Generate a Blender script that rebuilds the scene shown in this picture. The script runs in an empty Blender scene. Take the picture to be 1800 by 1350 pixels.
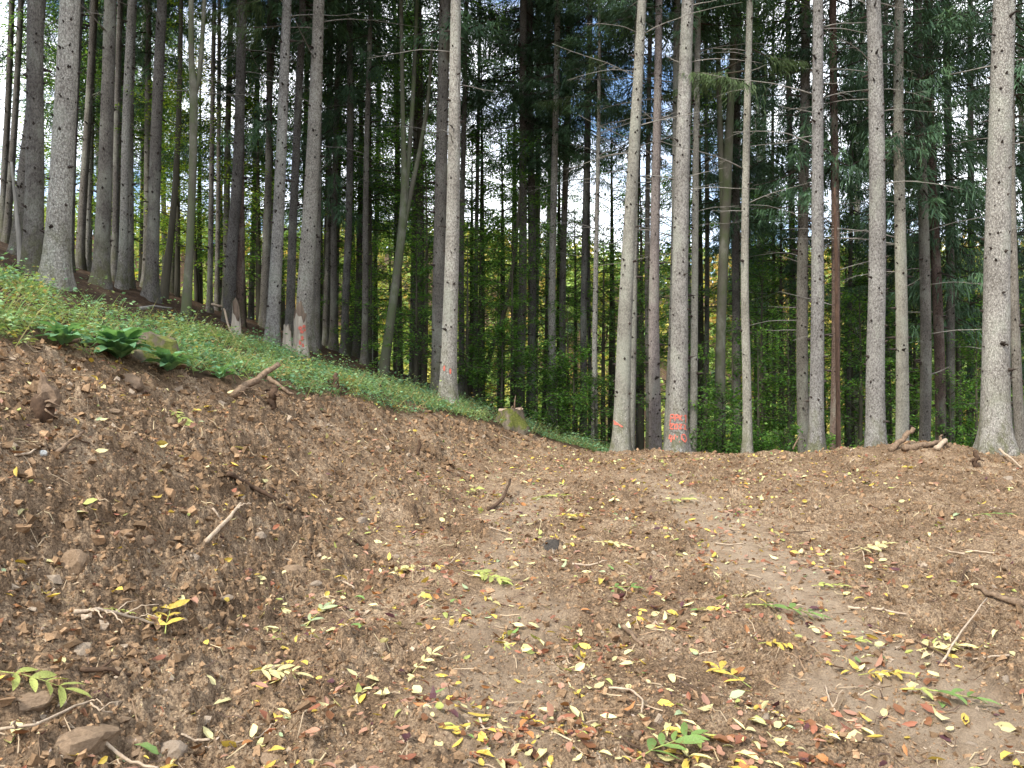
import bpy, math, random
import numpy as np
from mathutils import Vector, Matrix

random.seed(7)
RNG = np.random.default_rng(11)
sc = bpy.context.scene
COL = sc.collection

# ------------------------------------------------------------------ camera
F_PX, HORIZON, EYE = 1360.0, 700.0, 1.62
PITCH = math.atan((HORIZON - 675.0) / F_PX)
cam_d = bpy.data.cameras.new('camera')
cam_d.sensor_width = 36.0
cam_d.lens = 36.0 * F_PX / 1800.0
cam_d.clip_start = 0.05
cam_d.clip_end = 2000.0
cam = bpy.data.objects.new('camera', cam_d)
COL.objects.link(cam)
cam.location = (0, 0, EYE)
cam.rotation_euler = (math.radians(90) + PITCH, 0, 0)
sc.camera = cam

# ------------------------------------------------------------------ sky, sun, exposure
SUN_EL, SUN_AZ = 44.0, 224.0          # azimuth clockwise from +Y: behind the camera, to the left
w = bpy.data.worlds.new('World')
sc.world = w
w.use_nodes = True
nt = w.node_tree
nt.nodes.clear()
wo = nt.nodes.new('ShaderNodeOutputWorld')
bg = nt.nodes.new('ShaderNodeBackground')
sky = nt.nodes.new('ShaderNodeTexSky')
sky.sky_type = 'NISHITA'
sky.sun_disc = False
sky.sun_elevation = math.radians(SUN_EL)
sky.sun_rotation = math.radians(SUN_AZ)
sky.air_density = 1.0
sky.dust_density = 0.5
sky.ozone_density = 2.5
tc = nt.nodes.new('ShaderNodeTexCoord')
mp = nt.nodes.new('ShaderNodeMapping')
mp.inputs['Scale'].default_value = (1, 1, 2.2)
ns = nt.nodes.new('ShaderNodeTexNoise')
ns.inputs['Scale'].default_value = 3.2
ns.inputs['Detail'].default_value = 7
ns.inputs['Roughness'].default_value = 0.55
rp = nt.nodes.new('ShaderNodeValToRGB')
rp.color_ramp.elements[0].position = 0.39
rp.color_ramp.elements[1].position = 0.54
mx = nt.nodes.new('ShaderNodeMix')
mx.data_type = 'RGBA'
mx.inputs[7].default_value = (10.5, 10.9, 11.5, 1)     # bright cloud, in the sky texture's own units
L = nt.links.new
L(tc.outputs['Generated'], mp.inputs['Vector'])
L(mp.outputs[0], ns.inputs['Vector'])
L(ns.outputs['Fac'], rp.inputs[0])
L(rp.outputs[0], mx.inputs[0])
L(sky.outputs[0], mx.inputs[6])
L(mx.outputs[2], bg.inputs['Color'])
bg.inputs['Strength'].default_value = 0.135
L(bg.outputs[0], wo.inputs['Surface'])

sun_d = bpy.data.lights.new('sun', 'SUN')
sun_d.energy = 2.6
sun_d.angle = math.radians(8)
sun_d.color = (1.0, 0.94, 0.84)
sun = bpy.data.objects.new('sun', sun_d)
COL.objects.link(sun)
el, az = math.radians(SUN_EL), math.radians(SUN_AZ)
to_sun = Vector((math.sin(az) * math.cos(el), math.cos(az) * math.cos(el), math.sin(el)))
sun.rotation_euler = to_sun.to_track_quat('Z', 'Y').to_euler()

sc.view_settings.view_transform = 'Standard'
sc.view_settings.look = 'None'
sc.view_settings.gamma = 1.0
sc.view_settings.exposure = 1.15
sc.render.engine = 'CYCLES'
sc.cycles.max_bounces = 6
sc.cycles.diffuse_bounces = 3
sc.cycles.transmission_bounces = 3
sc.cycles.glossy_bounces = 2
sc.cycles.use_denoising = True

# ------------------------------------------------------------------ noise and terrain
_perm = np.random.default_rng(5).permutation(512)
_val = np.random.default_rng(6).random(512)


def vnoise(x, y, seed=0):
    xi = np.floor(x).astype(np.int64); yi = np.floor(y).astype(np.int64)
    fx = x - xi; fy = y - yi
    u = fx * fx * (3 - 2 * fx); v = fy * fy * (3 - 2 * fy)
    def h(i, j):
        return _val[_perm[(_perm[(i + seed * 37) & 511] + j) & 511]]
    a = h(xi, yi); b = h(xi + 1, yi); c = h(xi, yi + 1); d = h(xi + 1, yi + 1)
    return (a + (b - a) * u) * (1 - v) + (c + (d - c) * u) * v


def fbm(x, y, size, octs=3, seed=0):
    s = 0.0; a = 1.0; t = 0.0
    x = x / size; y = y / size
    for o in range(octs):
        s = s + a * (vnoise(x * 0.8 + y * 0.6 + o * 17.3, y * 0.8 - x * 0.6 + o * 9.1, seed + o) - 0.5)
        t += a; a *= 0.5; x = x * 2.03; y = y * 2.03
    return s / t * 2.0            # about -1..1


def ss(a, b, x):
    t = np.clip((x - a) / (b - a), 0, 1)
    return t * t * (3 - 2 * t)


def softplus(x, k):
    return k * np.logaddexp(0, x / k)


TOE_Y = [-12, 2, 4, 6, 8, 10, 12, 14, 16, 17, 30]
TOE_X = [-2.3, -2.0, -1.75, -1.7, -1.5, -1.05, -0.85, -0.2, 0.55, 1.2, 34]


def macro(x, y):
    """natural slope, road bench and the cut bank; returns height and soil mask."""
    R = np.hypot(x, y)
    H = 0.42 + 0.03 * np.clip(y, -30, 40) - 0.35 * x + 0.10 * fbm(x, y, 2.6, 2, 3)
    H = H - 0.34 * softplus(y - 30, 2.0) - 0.2 * softplus(-x - 20, 3.0)
    H = np.where(H < -8, -8 - 7 * (1 - np.exp((np.minimum(H, -8) + 8) / 7)), H)
    H = np.minimum(H, 14)
    toe = np.interp(y, TOE_Y, TOE_X) + 0.22 * fbm(x, y, 1.7, 2, 8)
    Fl = 0.45 * ss(4, 14, y) + 0.32 * np.exp(-((x - 7.9) ** 2 / 3.4 + (y - 15.0) ** 2 / 2.2)) + 0.06 * np.exp(-((x - 3.0) ** 2 + (y - 16.6) ** 2) / 2)
    yc = np.interp(x, [-5, 5.5, 8, 12], [17.0, 16.8, 15.6, 14.0])
    fall = 0.7 * softplus(np.maximum(y - yc, x - 13), 0.3)
    B = Fl + 0.80 * softplus(toe - x, 0.18)
    kk = np.clip(0.5 + 0.5 * (B - H) / 0.28, 0, 1)
    cut = B + (H - B) * kk - 0.28 * kk * (1 - kk)
    cut = np.where(x < toe + 0.3, cut, np.minimum(H, B))
    g = np.maximum(cut, Fl - fall)
    soil = ss(0.0, 0.10, np.abs(g - H) + 0.05 * fbm(x, y, 0.35, 2, 21))
    bench = ss(-0.2, 0.1, x - toe) * ss(0.9, 0.2, y - yc) * ss(14.5, 13.5, x)
    soil = np.maximum(soil, bench)
    far = ss(105, 330, R) * (72 + 16 * fbm(x, y, 120, 2, 31)) - 15
    g = np.where(R > 90, np.maximum(g, far), g)
    return g, soil


TR1 = [(-0.05, 2.5), (-0.08, 5), (-0.1, 7.3), (0.0, 10.3), (0.4, 13)]
TR2 = [(2.0, 2.5), (2.06, 3.5), (2.34, 5.8), (2.33, 9.6), (2.2, 12)]


def compact(x, y):
    c = np.zeros_like(x)
    for tr, wd in ((TR1, 0.0), (TR2, 0.14)):
        xs = np.interp(y, [p[1] for p in tr], [p[0] for p in tr])
        dd = np.abs(x - xs) + 0.5 * fbm(x, y, 0.9, 4, 41)
        c = np.maximum(c, ss(0.42, 0.05, dd - wd) * ss(13.5, 10, y) * (0.55 + 2 * wd))
    return c


def height(x, y):
    x = np.asarray(x, float); y = np.asarray(y, float)
    g, soil = macro(x, y)
    cp = compact(x, y) * soil
    R = np.hypot(x, y)
    near = ss(60, 25, R)
    x0 = x; x = x - 1.1 * (g - 0.45 * ss(4, 14, y)) * soil * ss(40, 20, R)      # arc length up the bank
    rough = (0.085 * fbm(x, y, 0.9, 2, 50) + 0.06 * fbm(x, y, 0.30, 2, 53))
    patch = 0.55 + 0.9 * ss(-0.35, 0.45, fbm(x, y, 0.75, 2, 66))
    cp = np.maximum(cp, 0.75 * ss(0.22, 0.45, fbm(x, y, 1.6, 2, 44))) * soil
    r3 = np.maximum(0, fbm(x, y, 0.12, 2, 57)) ** 0.7 - 0.25
    r4 = np.maximum(0, fbm(x, y, 0.055, 2, 61)) ** 0.7 - 0.25
    fine = (0.055 * r3 + 0.048 * r4 + 0.020 * fbm(x, y, 0.028, 2, 63)) * patch
    k = (1 - 0.72 * cp)
    dsoil = rough * (1 - 0.6 * cp) + fine * k
    x = x0
    dnat = 0.08 * fbm(x, y, 0.8, 2, 70) + 0.02 * fbm(x, y, 0.1, 2, 73)
    return g + near * (soil * dsoil + (1 - soil) * dnat)


def hz(x, y):
    return float(height(np.array([x]), np.array([y]))[0])


FWD = np.array([0, math.cos(PITCH), math.sin(PITCH)])
UP = np.array([0, -math.sin(PITCH), math.cos(PITCH)])


def ray(px, py):
    return FWD + np.array([1.0, 0, 0]) * (px - 900) / F_PX + UP * (675 - py) / F_PX


_T = np.concatenate([np.arange(2.0, 30, 0.01), np.arange(30, 120, 0.1)])


def hit(px, py):
    """first ground point seen at a place of the photograph."""
    d = ray(px, py)
    x = d[0] * _T; y = d[1] * _T; z = EYE + d[2] * _T
    g = height(x, y)
    i = np.argmax(z <= g)
    if z[i] > g[i]:
        return None
    return Vector((x[i], y[i], g[i]))


def at_depth(px, py, d):
    r = ray(px, py)
    t = d / r[1]
    return Vector((r[0] * t, d, EYE + r[2] * t))


# ------------------------------------------------------------------ mesh helpers
def mesh_np(name, verts, faces, smooth=False, cols=None, mats=()):
    """verts (n,3); faces (m,k) one array or list of arrays with the same k each."""
    me = bpy.data.meshes.new(name)
    verts = np.asarray(verts, np.float32)
    if isinstance(faces, np.ndarray):
        faces = [faces]
    loops = np.concatenate([f.reshape(-1) for f in faces]).astype(np.int32)
    tot = np.concatenate([np.full(len(f), f.shape[1]) for f in faces]).astype(np.int32)
    start = np.concatenate([[0], np.cumsum(tot)[:-1]]).astype(np.int32)
    me.vertices.add(len(verts)); me.vertices.foreach_set('co', verts.reshape(-1))
    me.loops.add(len(loops)); me.loops.foreach_set('vertex_index', loops)
    me.polygons.add(len(tot)); me.polygons.foreach_set('loop_start', start)
    me.polygons.foreach_set('loop_total', tot)
    me.polygons.foreach_set('use_smooth', np.full(len(tot), smooth))
    if cols is not None:
        ca = me.color_attributes.new('Col', 'FLOAT_COLOR', 'POINT')
        c4 = np.ones((len(verts), 4), np.float32); c4[:, :3] = cols
        ca.data.foreach_set('color', c4.reshape(-1))
    for m in mats:
        me.materials.append(m)
    me.update(); me.validate()
    return me


class MB:
    def __init__(self):
        self.v = []; self.f = []; self.n = 0

    def add(self, v, f):
        v = np.asarray(v, float)
        self.v.append(v); self.f += [tuple(int(i) + self.n for i in q) for q in f]; self.n += len(v)

    def tube(self, pts, rad, seg=6, cap=True, squash=None):
        pts = [Vector(p) for p in pts]
        n = len(pts); vs = []; fs = []
        up = Vector((0, 0, 1))
        d0 = (pts[1] - pts[0]).normalized()
        a = d0.orthogonal().normalized() if abs(d0.z) > 0.95 else d0.cross(up).normalized()
        for i, p in enumerate(pts):
            d = (pts[min(i + 1, n - 1)] - pts[max(i - 1, 0)]).normalized()
            a = (a - d * a.dot(d)).normalized(); b = d.cross(a)
            for k in range(seg):
                t = 2 * math.pi * k / seg
                r = rad[i] * (1 if squash is None else squash[(i * seg + k) % len(squash)])
                vs.append(p + a * (math.cos(t) * r) + b * (math.sin(t) * r))
        for i in range(n - 1):
            for k in range(seg):
                k2 = (k + 1) % seg
                fs.append((i * seg + k, i * seg + k2, (i + 1) * seg + k2, (i + 1) * seg + k))
        if cap:
            fs.append(tuple(range(seg - 1, -1, -1))); fs.append(tuple((n - 1) * seg + k for k in range(seg)))
        self.add([tuple(v) for v in vs], fs)

    def mesh(self, name, mat=None, smooth=True):
        me = bpy.data.meshes.new(name)
        v = np.concatenate(self.v)
        me.from_pydata([tuple(q) for q in v], [], self.f)
        me.polygons.foreach_set('use_smooth', np.full(len(me.polygons), smooth))
        if mat: me.materials.append(mat)
        me.update()
        return me


def obj(name, me, parent=None, loc=(0, 0, 0), rot=(0, 0, 0), scale=(1, 1, 1), kind=None):
    o = bpy.data.objects.new(name, me)
    COL.objects.link(o)
    o.location = loc; o.rotation_euler = rot
    o.scale = scale if not isinstance(scale, (int, float)) else (scale,) * 3
    if parent: o.parent = parent
    if kind: o['kind'] = kind
    return o


def tag(o, label, cat, group=None):
    o['label'] = label; o['category'] = cat
    if group: o['group'] = group
    return o


def thing(name, label, cat, loc=(0, 0, 0), rot=(0, 0, 0), group=None):
    return tag(obj(name, None, None, loc, rot), label, cat, group)


# ------------------------------------------------------------------ materials
def newmat(name):
    m = bpy.data.materials.new(name); m.use_nodes = True
    t = m.node_tree; t.nodes.clear()
    return m, t


def N(t, typ, **kw):
    n = t.nodes.new(typ)
    for k, v in kw.items():
        if k.startswith('i_'):
            n.inputs[k[2:].replace('_', ' ')].default_value = v
        else:
            setattr(n, k, v)
    return n


def ramp(t, stops):
    r = t.nodes.new('ShaderNodeValToRGB')
    e = r.color_ramp.elements
    e[0].position = stops[0][0]; e[0].color = (*stops[0][1], 1)
    e[1].position = stops[-1][0]; e[1].color = (*stops[-1][1], 1)
    for p, c in stops[1:-1]:
        q = e.new(p); q.color = (*c, 1)
    return r


def mixc(t, fac, a, b, mode='MIX'):
    m = N(t, 'ShaderNodeMix', data_type='RGBA', blend_type=mode)
    for idx, v in ((0, fac), (6, a), (7, b)):
        if hasattr(v, 'is_linked') or hasattr(v, 'links'):
            t.links.new(v, m.inputs[idx])
        elif idx == 0:
            m.inputs[0].default_value = v
        else:
            m.inputs[idx].default_value = (*v, 1)
    return m.outputs[2]


def finish(t, color, rough=0.9, bump=None, bump_str=0.5, bump_dist=0.02, spec=0.25):
    b = N(t, 'ShaderNodeBsdfPrincipled')
    if hasattr(color, 'links'): t.links.new(color, b.inputs['Base Color'])
    else: b.inputs['Base Color'].default_value = (*color, 1)
    b.inputs['Roughness'].default_value = rough
    b.inputs['Specular IOR Level'].default_value = spec
    if bump is not None:
        bn = N(t, 'ShaderNodeBump'); bn.inputs['Strength'].default_value = bump_str
        bn.inputs['Distance'].default_value = bump_dist
        t.links.new(bump, bn.inputs['Height']); t.links.new(bn.outputs[0], b.inputs['Normal'])
    o = N(t, 'ShaderNodeOutputMaterial'); t.links.new(b.outputs[0], o.inputs[0])
    return b


def noise(t, vec, scale, detail=4, rough=0.6):
    n = N(t, 'ShaderNodeTexNoise'); n.inputs['Scale'].default_value = scale
    n.inputs['Detail'].default_value = detail; n.inputs['Roughness'].default_value = rough
    if vec is not None: t.links.new(vec, n.inputs['Vector'])
    return n.outputs['Fac']


def mat_ground():
    m, t = newmat('ground_soil')
    co = N(t, 'ShaderNodeTexCoord').outputs['Object']
    at = N(t, 'ShaderNodeAttribute', attribute_name='Col')
    sp = N(t, 'ShaderNodeSeparateColor'); t.links.new(at.outputs['Color'], sp.inputs[0])
    big = ramp(t, [(0.3, (0.118, 0.073, 0.042)), (0.5, (0.285, 0.197, 0.124)), (0.68, (0.48, 0.36, 0.245))])
    t.links.new(noise(t, co, 1.7, 8, 0.75), big.inputs[0])
    fine = ramp(t, [(0.30, (0.40, 0.37, 0.35)), (0.5, (1, 1, 1)), (0.68, (1.55, 1.55, 1.5))])
    nf = noise(t, co, 26, 6, 0.75); t.links.new(nf, fine.inputs[0])
    soil = mixc(t, 1.0, big.outputs[0], fine.outputs[0], 'MULTIPLY')
    grit = ramp(t, [(0.34, (0.50, 0.47, 0.45)), (0.5, (1, 1, 1)), (0.64, (1.45, 1.45, 1.42))]); t.links.new(noise(t, co, 75, 3, 0.6), grit.inputs[0])
    soil = mixc(t, 1.0, soil, grit.outputs[0], 'MULTIPLY')
    # pale grit and stone specks
    vo = N(t, 'ShaderNodeTexVoronoi'); vo.inputs['Scale'].default_value = 38; t.links.new(co, vo.inputs['Vector'])
    rs = ramp(t, [(0.10, (1, 1, 1)), (0.19, (0, 0, 0))]); t.links.new(vo.outputs['Distance'], rs.inputs[0])
    nn = ramp(t, [(0.55, (0, 0, 0)), (0.66, (0.8, 0.8, 0.8))]); t.links.new(noise(t, co, 9, 2), nn.inputs[0])
    speck = mixc(t, 1.0, rs.outputs[0], nn.outputs[0], 'MULTIPLY')
    soil = mixc(t, speck, soil, (0.46, 0.38, 0.28))
    comp = ramp(t, [(0.3, (0.31, 0.225, 0.15)), (0.7, (0.50, 0.39, 0.28))]); t.links.new(noise(t, co, 5, 6, 0.7), comp.inputs[0])
    soil = mixc(t, sp.outputs[1], soil, comp.outputs[0])
    lit = ramp(t, [(0.3, (0.022, 0.016, 0.010)), (0.55, (0.075, 0.045, 0.026)), (0.75, (0.135, 0.085, 0.05))])
    t.links.new(noise(t, co, 14, 6, 0.75), lit.inputs[0])
    colr = mixc(t, sp.outputs[0], lit.outputs[0], soil)
    b1 = N(t, 'ShaderNodeMath', operation='ADD'); t.links.new(nf, b1.inputs[0]); t.links.new(noise(t, co, 90, 5, 0.7), b1.inputs[1])
    finish(t, colr, 0.95, b1.outputs[0], 1.0, 0.035, 0.15)
    return m


def mat_soil_clod():
    m, t = newmat('soil_clod')
    co = N(t, 'ShaderNodeTexCoord').outputs['Object']
    at = N(t, 'ShaderNodeAttribute', attribute_name='Col').outputs['Color']
    f = ramp(t, [(0.3, (0.6, 0.58, 0.55)), (0.7, (1.3, 1.3, 1.3))]); nf = noise(t, co, 60, 4, 0.7); t.links.new(nf, f.inputs[0])
    finish(t, mixc(t, 1.0, at, f.outputs[0], 'MULTIPLY'), 0.95, nf, 0.6, 0.01, 0.15)
    return m


def mat_bark(name, light, dark, spots=0.5, bump=1.0, scale=0.75, green=None):
    m, t = newmat(name)
    co = N(t, 'ShaderNodeTexCoord').outputs['Object']
    oi = N(t, 'ShaderNodeObjectInfo')
    mpn = N(t, 'ShaderNodeMapping'); mpn.inputs['Scale'].default_value = (1, 1, 0.6)
    t.links.new(co, mpn.inputs['Vector'])
    add = N(t, 'ShaderNodeVectorMath', operation='ADD'); t.links.new(mpn.outputs[0], add.inputs[0])
    sc3 = N(t, 'ShaderNodeVectorMath', operation='SCALE'); sc3.inputs[0].default_value = (37, 19, 53)
    t.links.new(oi.outputs['Random'], sc3.inputs['Scale']); t.links.new(sc3.outputs[0], add.inputs[1])
    v = add.outputs[0]
    vo = N(t, 'ShaderNodeTexVoronoi', feature='DISTANCE_TO_EDGE'); vo.inputs['Scale'].default_value = 42 * scale
    wn = N(t, 'ShaderNodeTexNoise'); wn.inputs['Scale'].default_value = 18; wn.inputs['Detail'].default_value = 4; t.links.new(v, wn.inputs['Vector'])
    wv = N(t, 'ShaderNodeVectorMath', operation='SCALE'); wv.inputs['Scale'].default_value = 0.045; t.links.new(wn.outputs['Color'], wv.inputs[0])
    wa = N(t, 'ShaderNodeVectorMath', operation='ADD'); t.links.new(v, wa.inputs[0]); t.links.new(wv.outputs[0], wa.inputs[1])
    t.links.new(wa.outputs[0], vo.inputs['Vector'])
    cr = ramp(t, [(0.0, (0.42, 0.42, 0.42)), (0.09, (0.85, 0.85, 0.85)), (0.25, (1, 1, 1))]); t.links.new(vo.outputs['Distance'], cr.inputs[0])
    n1 = noise(t, v, 45 * scale, 5, 0.75)
    sp = ramp(t, [(0.40, (0, 0, 0)), (0.53, (1, 1, 1))]); t.links.new(n1, sp.inputs[0])
    fac = mixc(t, spots, (1, 1, 1), mixc(t, 1.0, cr.outputs[0], sp.outputs[0], 'MULTIPLY'))
    c = mixc(t, fac, dark, light)
    pt = ramp(t, [(0.3, (0.72, 0.70, 0.68)), (0.7, (1.22, 1.22, 1.20))]); t.links.new(noise(t, v, 2.2, 4), pt.inputs[0])
    c = mixc(t, 1.0, c, pt.outputs[0], 'MULTIPLY')
    rv = ramp(t, [(0, (0.72, 0.72, 0.74)), (1, (1.15, 1.12, 1.06))]); t.links.new(oi.outputs['Random'], rv.inputs[0])
    c = mixc(t, 1.0, c, rv.outputs[0], 'MULTIPLY')
    # lichen and moss: pale grey green patches, greener towards the foot
    sz = N(t, 'ShaderNodeSeparateXYZ'); t.links.new(co, sz.inputs[0])
    lm = ramp(t, [(0.52, (0, 0, 0)), (0.66, (0.55, 0.55, 0.55))]); t.links.new(noise(t, v, 1.1, 7, 0.7), lm.inputs[0])
    c = mixc(t, lm.outputs[0], c, (0.30, 0.315, 0.25))
    fm = N(t, 'ShaderNodeMapRange'); fm.inputs['From Min'].default_value = 1.5; fm.inputs['From Max'].default_value = 0.0; t.links.new(sz.outputs[2], fm.inputs[0])
    fr_ = ramp(t, [(0.45, (0, 0, 0)), (0.6, (0.8, 0.8, 0.8))]); t.links.new(noise(t, v, 4.0, 6, 0.7), fr_.inputs[0])
    c = mixc(t, mixc(t, 1.0, fm.outputs[0], fr_.outputs[0], 'MULTIPLY'), c, (0.115, 0.12, 0.05))
    if green:
        gm = ramp(t, [(0.42, (0, 0, 0)), (0.62, (1, 1, 1))]); t.links.new(noise(t, v, 3.5, 4), gm.inputs[0])
        c = mixc(t, gm.outputs[0], c, green)
    hb = N(t, 'ShaderNodeMath', operation='ADD'); t.links.new(cr.outputs[0], hb.inputs[0]); t.links.new(n1, hb.inputs[1])
    finish(t, c, 0.9, hb.outputs[0], bump, 0.02, 0.2)
    return m


def mat_wood(name, a, b, scale=8, stretch=(1, 1, 0.15), rough=0.85):
    m, t = newmat(name)
    co = N(t, 'ShaderNodeTexCoord').outputs['Object']
    mpn = N(t, 'ShaderNodeMapping'); mpn.inputs['Scale'].default_value = stretch
    t.links.new(co, mpn.inputs['Vector'])
    n = noise(t, mpn.outputs[0], scale, 6, 0.7)
    r = ramp(t, [(0.3, a), (0.7, b)]); t.links.new(n, r.inputs[0])
    finish(t, r.outputs[0], rough, n, 0.7, 0.02, 0.2)
    return m


def mat_leaf(name, col=None, trans=0.4, vary=0.25, rough=0.55, tint=None):
    """leaf: colour from the attribute Col (many leaves in a mesh) or a fixed colour varied by object."""
    m, t = newmat(name)
    oi = N(t, 'ShaderNodeObjectInfo')
    if col is None:
        c = N(t, 'ShaderNodeAttribute', attribute_name='Col').outputs['Color']
    else:
        co = N(t, 'ShaderNodeTexCoord').outputs['Object']
        r = ramp(t, [(0.3, tuple(q * 0.72 for q in col)), (0.7, tuple(min(1, q * 1.2) for q in col))])
        t.links.new(noise(t, co, 25, 4), r.inputs[0]); c = r.outputs[0]
        bs = ramp(t, [(0.56, (0, 0, 0)), (0.70, (0.75, 0.75, 0.75))]); t.links.new(noise(t, co, 5, 5, 0.7), bs.inputs[0])
        if name.startswith('fallen'): c = mixc(t, bs.outputs[0], c, (0.16, 0.085, 0.04))
    rv = ramp(t, [(0, (1 - vary,) * 3), (1, (1 + vary, 1 + vary, 1 + vary * 0.6))]); t.links.new(oi.outputs['Random'], rv.inputs[0])
    c = mixc(t, 1.0, c, rv.outputs[0], 'MULTIPLY')
    b = N(t, 'ShaderNodeBsdfPrincipled'); t.links.new(c, b.inputs['Base Color'])
    b.inputs['Roughness'].default_value = rough; b.inputs['Specular IOR Level'].default_value = 0.3
    tr = N(t, 'ShaderNodeBsdfTranslucent')
    t.links.new(mixc(t, 1.0, c, (1.5, 1.45, 0.7), 'MULTIPLY'), tr.inputs['Color'])
    ms = N(t, 'ShaderNodeMixShader'); ms.inputs[0].default_value = trans
    t.links.new(b.outputs[0], ms.inputs[1]); t.links.new(tr.outputs[0], ms.inputs[2])
    o = N(t, 'ShaderNodeOutputMaterial'); t.links.new(ms.outputs[0], o.inputs[0])
    return m


def mat_stone(name, a, b):
    m, t = newmat(name)
    co = N(t, 'ShaderNodeTexCoord').outputs['Object']
    n = noise(t, co, 7, 8, 0.7)
    r = ramp(t, [(0.3, a), (0.7, b)]); t.links.new(n, r.inputs[0])
    finish(t, r.outputs[0], 0.85, noise(t, co, 30, 6, 0.7), 0.6, 0.02, 0.25)
    return m


def mat_moss(name, bark_a, bark_b):
    m, t = newmat(name)
    co = N(t, 'ShaderNodeTexCoord').outputs['Object']
    mpn = N(t, 'ShaderNodeMapping'); mpn.inputs['Scale'].default_value = (1, 1, 0.25); t.links.new(co, mpn.inputs['Vector'])
    r = ramp(t, [(0.3, bark_a), (0.7, bark_b)]); n = noise(t, mpn.outputs[0], 14, 6, 0.7); t.links.new(n, r.inputs[0])
    mo = ramp(t, [(0.3, (0.06, 0.072, 0.018)), (0.7, (0.17, 0.18, 0.045))]); t.links.new(noise(t, co, 30, 5), mo.inputs[0])
    mk = ramp(t, [(0.44, (0, 0, 0)), (0.54, (1, 1, 1))]); t.links.new(noise(t, co, 4.5, 5), mk.inputs[0])
    finish(t, mixc(t, mk.outputs[0], r.outputs[0], mo.outputs[0]), 0.95, n, 0.8, 0.03, 0.15)
    return m


M_ground = mat_ground()
M_clod = mat_soil_clod()
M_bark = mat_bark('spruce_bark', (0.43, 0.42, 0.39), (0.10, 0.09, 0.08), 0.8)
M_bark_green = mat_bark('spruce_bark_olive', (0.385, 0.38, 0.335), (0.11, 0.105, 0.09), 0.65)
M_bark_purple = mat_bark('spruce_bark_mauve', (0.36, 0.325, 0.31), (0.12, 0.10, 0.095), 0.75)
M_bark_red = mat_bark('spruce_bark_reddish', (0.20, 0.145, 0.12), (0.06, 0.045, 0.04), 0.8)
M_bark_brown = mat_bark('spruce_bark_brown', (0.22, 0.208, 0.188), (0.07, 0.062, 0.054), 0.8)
M_beech = mat_bark('beech_bark', (0.14, 0.136, 0.108), (0.075, 0.075, 0.058), 0.25, 0.25, 0.5, (0.10, 0.118, 0.06))
M_dead_red = mat_wood('peeled_trunk_wood', (0.07, 0.045, 0.034), (0.24, 0.145, 0.095), 14, (1, 1, 0.3))
M_knot = mat_wood('branch_stub_wood', (0.025, 0.02, 0.016), (0.07, 0.055, 0.045), 20)
M_twig = mat_wood('dead_branch_wood', (0.16, 0.15, 0.13), (0.34, 0.32, 0.28), 9)
M_limb = mat_wood('limb_bark', (0.05, 0.045, 0.032), (0.11, 0.10, 0.07), 6)
M_stick = mat_wood('weathered_stick', (0.075, 0.05, 0.032), (0.30, 0.21, 0.14), 26, (1, 1, 1))
M_stick_dark = mat_wood('dark_root_wood', (0.035, 0.022, 0.014), (0.13, 0.08, 0.05), 14, (1, 1, 1))
M_stick_pale = mat_wood('pale_root_wood', (0.30, 0.22, 0.15), (0.52, 0.42, 0.31), 20, (1, 1, 1))
M_snag = mat_wood('grey_snag_wood', (0.20, 0.17, 0.13), (0.46, 0.41, 0.33), 9, (1, 1, 0.12))
M_snag_in = mat_wood('rotten_inner_wood', (0.09, 0.068, 0.05), (0.27, 0.20, 0.145), 9, (1, 1, 0.2))
M_cut = mat_wood('cut_wood_face', (0.30, 0.21, 0.15), (0.52, 0.39, 0.30), 14, (1, 1, 1))
M_moss = mat_moss('mossy_stump_bark', (0.06, 0.048, 0.036), (0.22, 0.18, 0.13))
M_paint, _t = newmat('orange_red_spray_paint')
_n = noise(_t, N(_t, 'ShaderNodeTexCoord').outputs['Object'], 60, 4)
_r = ramp(_t, [(0.3, (0.34, 0.085, 0.06)), (0.6, (0.66, 0.19, 0.135))]); _t.links.new(_n, _r.inputs[0])
finish(_t, _r.outputs[0], 0.7, _n, 0.5, 0.01)
M_needle = mat_leaf('spruce_needles', None, 0.18, 0.2, 0.6)
M_broad = mat_leaf('beech_leaves', None, 0.5, 0.22, 0.5)
M_far = mat_leaf('far_wood_leaves', None, 0.35, 0.0, 0.7)
M_herb = mat_leaf('undergrowth_leaves', None, 0.35, 0.0, 0.5)
M_bigleaf = mat_leaf('broad_plant_leaves', (0.15, 0.30, 0.16), 0.3, 0.25, 0.4)
M_litter = mat_leaf('fallen_leaf_litter', None, 0.15, 0.0, 0.6)
LEAFCOL = {
    'yellow': (0.60, 0.44, 0.09), 'pale': (0.62, 0.56, 0.28), 'lime': (0.40, 0.44, 0.13), 'green': (0.15, 0.24, 0.07),
    'rust': (0.27, 0.105, 0.06), 'orange': (0.42, 0.19, 0.075), 'pink': (0.38, 0.205, 0.14), 'purple': (0.085, 0.035, 0.04),
    'brown': (0.17, 0.075, 0.035), 'palegreen': (0.34, 0.42, 0.24)}
M_fall = {k: mat_leaf('fallen_leaf_' + k, c, 0.2, 0.2) for k, c in LEAFCOL.items()}
M_stone = mat_stone('brown_stone', (0.15, 0.10, 0.06), (0.34, 0.24, 0.155))
M_stone_dark = mat_stone('dark_stone', (0.03, 0.026, 0.022), (0.10, 0.085, 0.07))
M_stone_pale = mat_stone('pale_stone', (0.20, 0.15, 0.105), (0.36, 0.29, 0.22))
M_white = mat_stone('white_crust', (0.5, 0.5, 0.46), (0.85, 0.85, 0.80))

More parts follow.
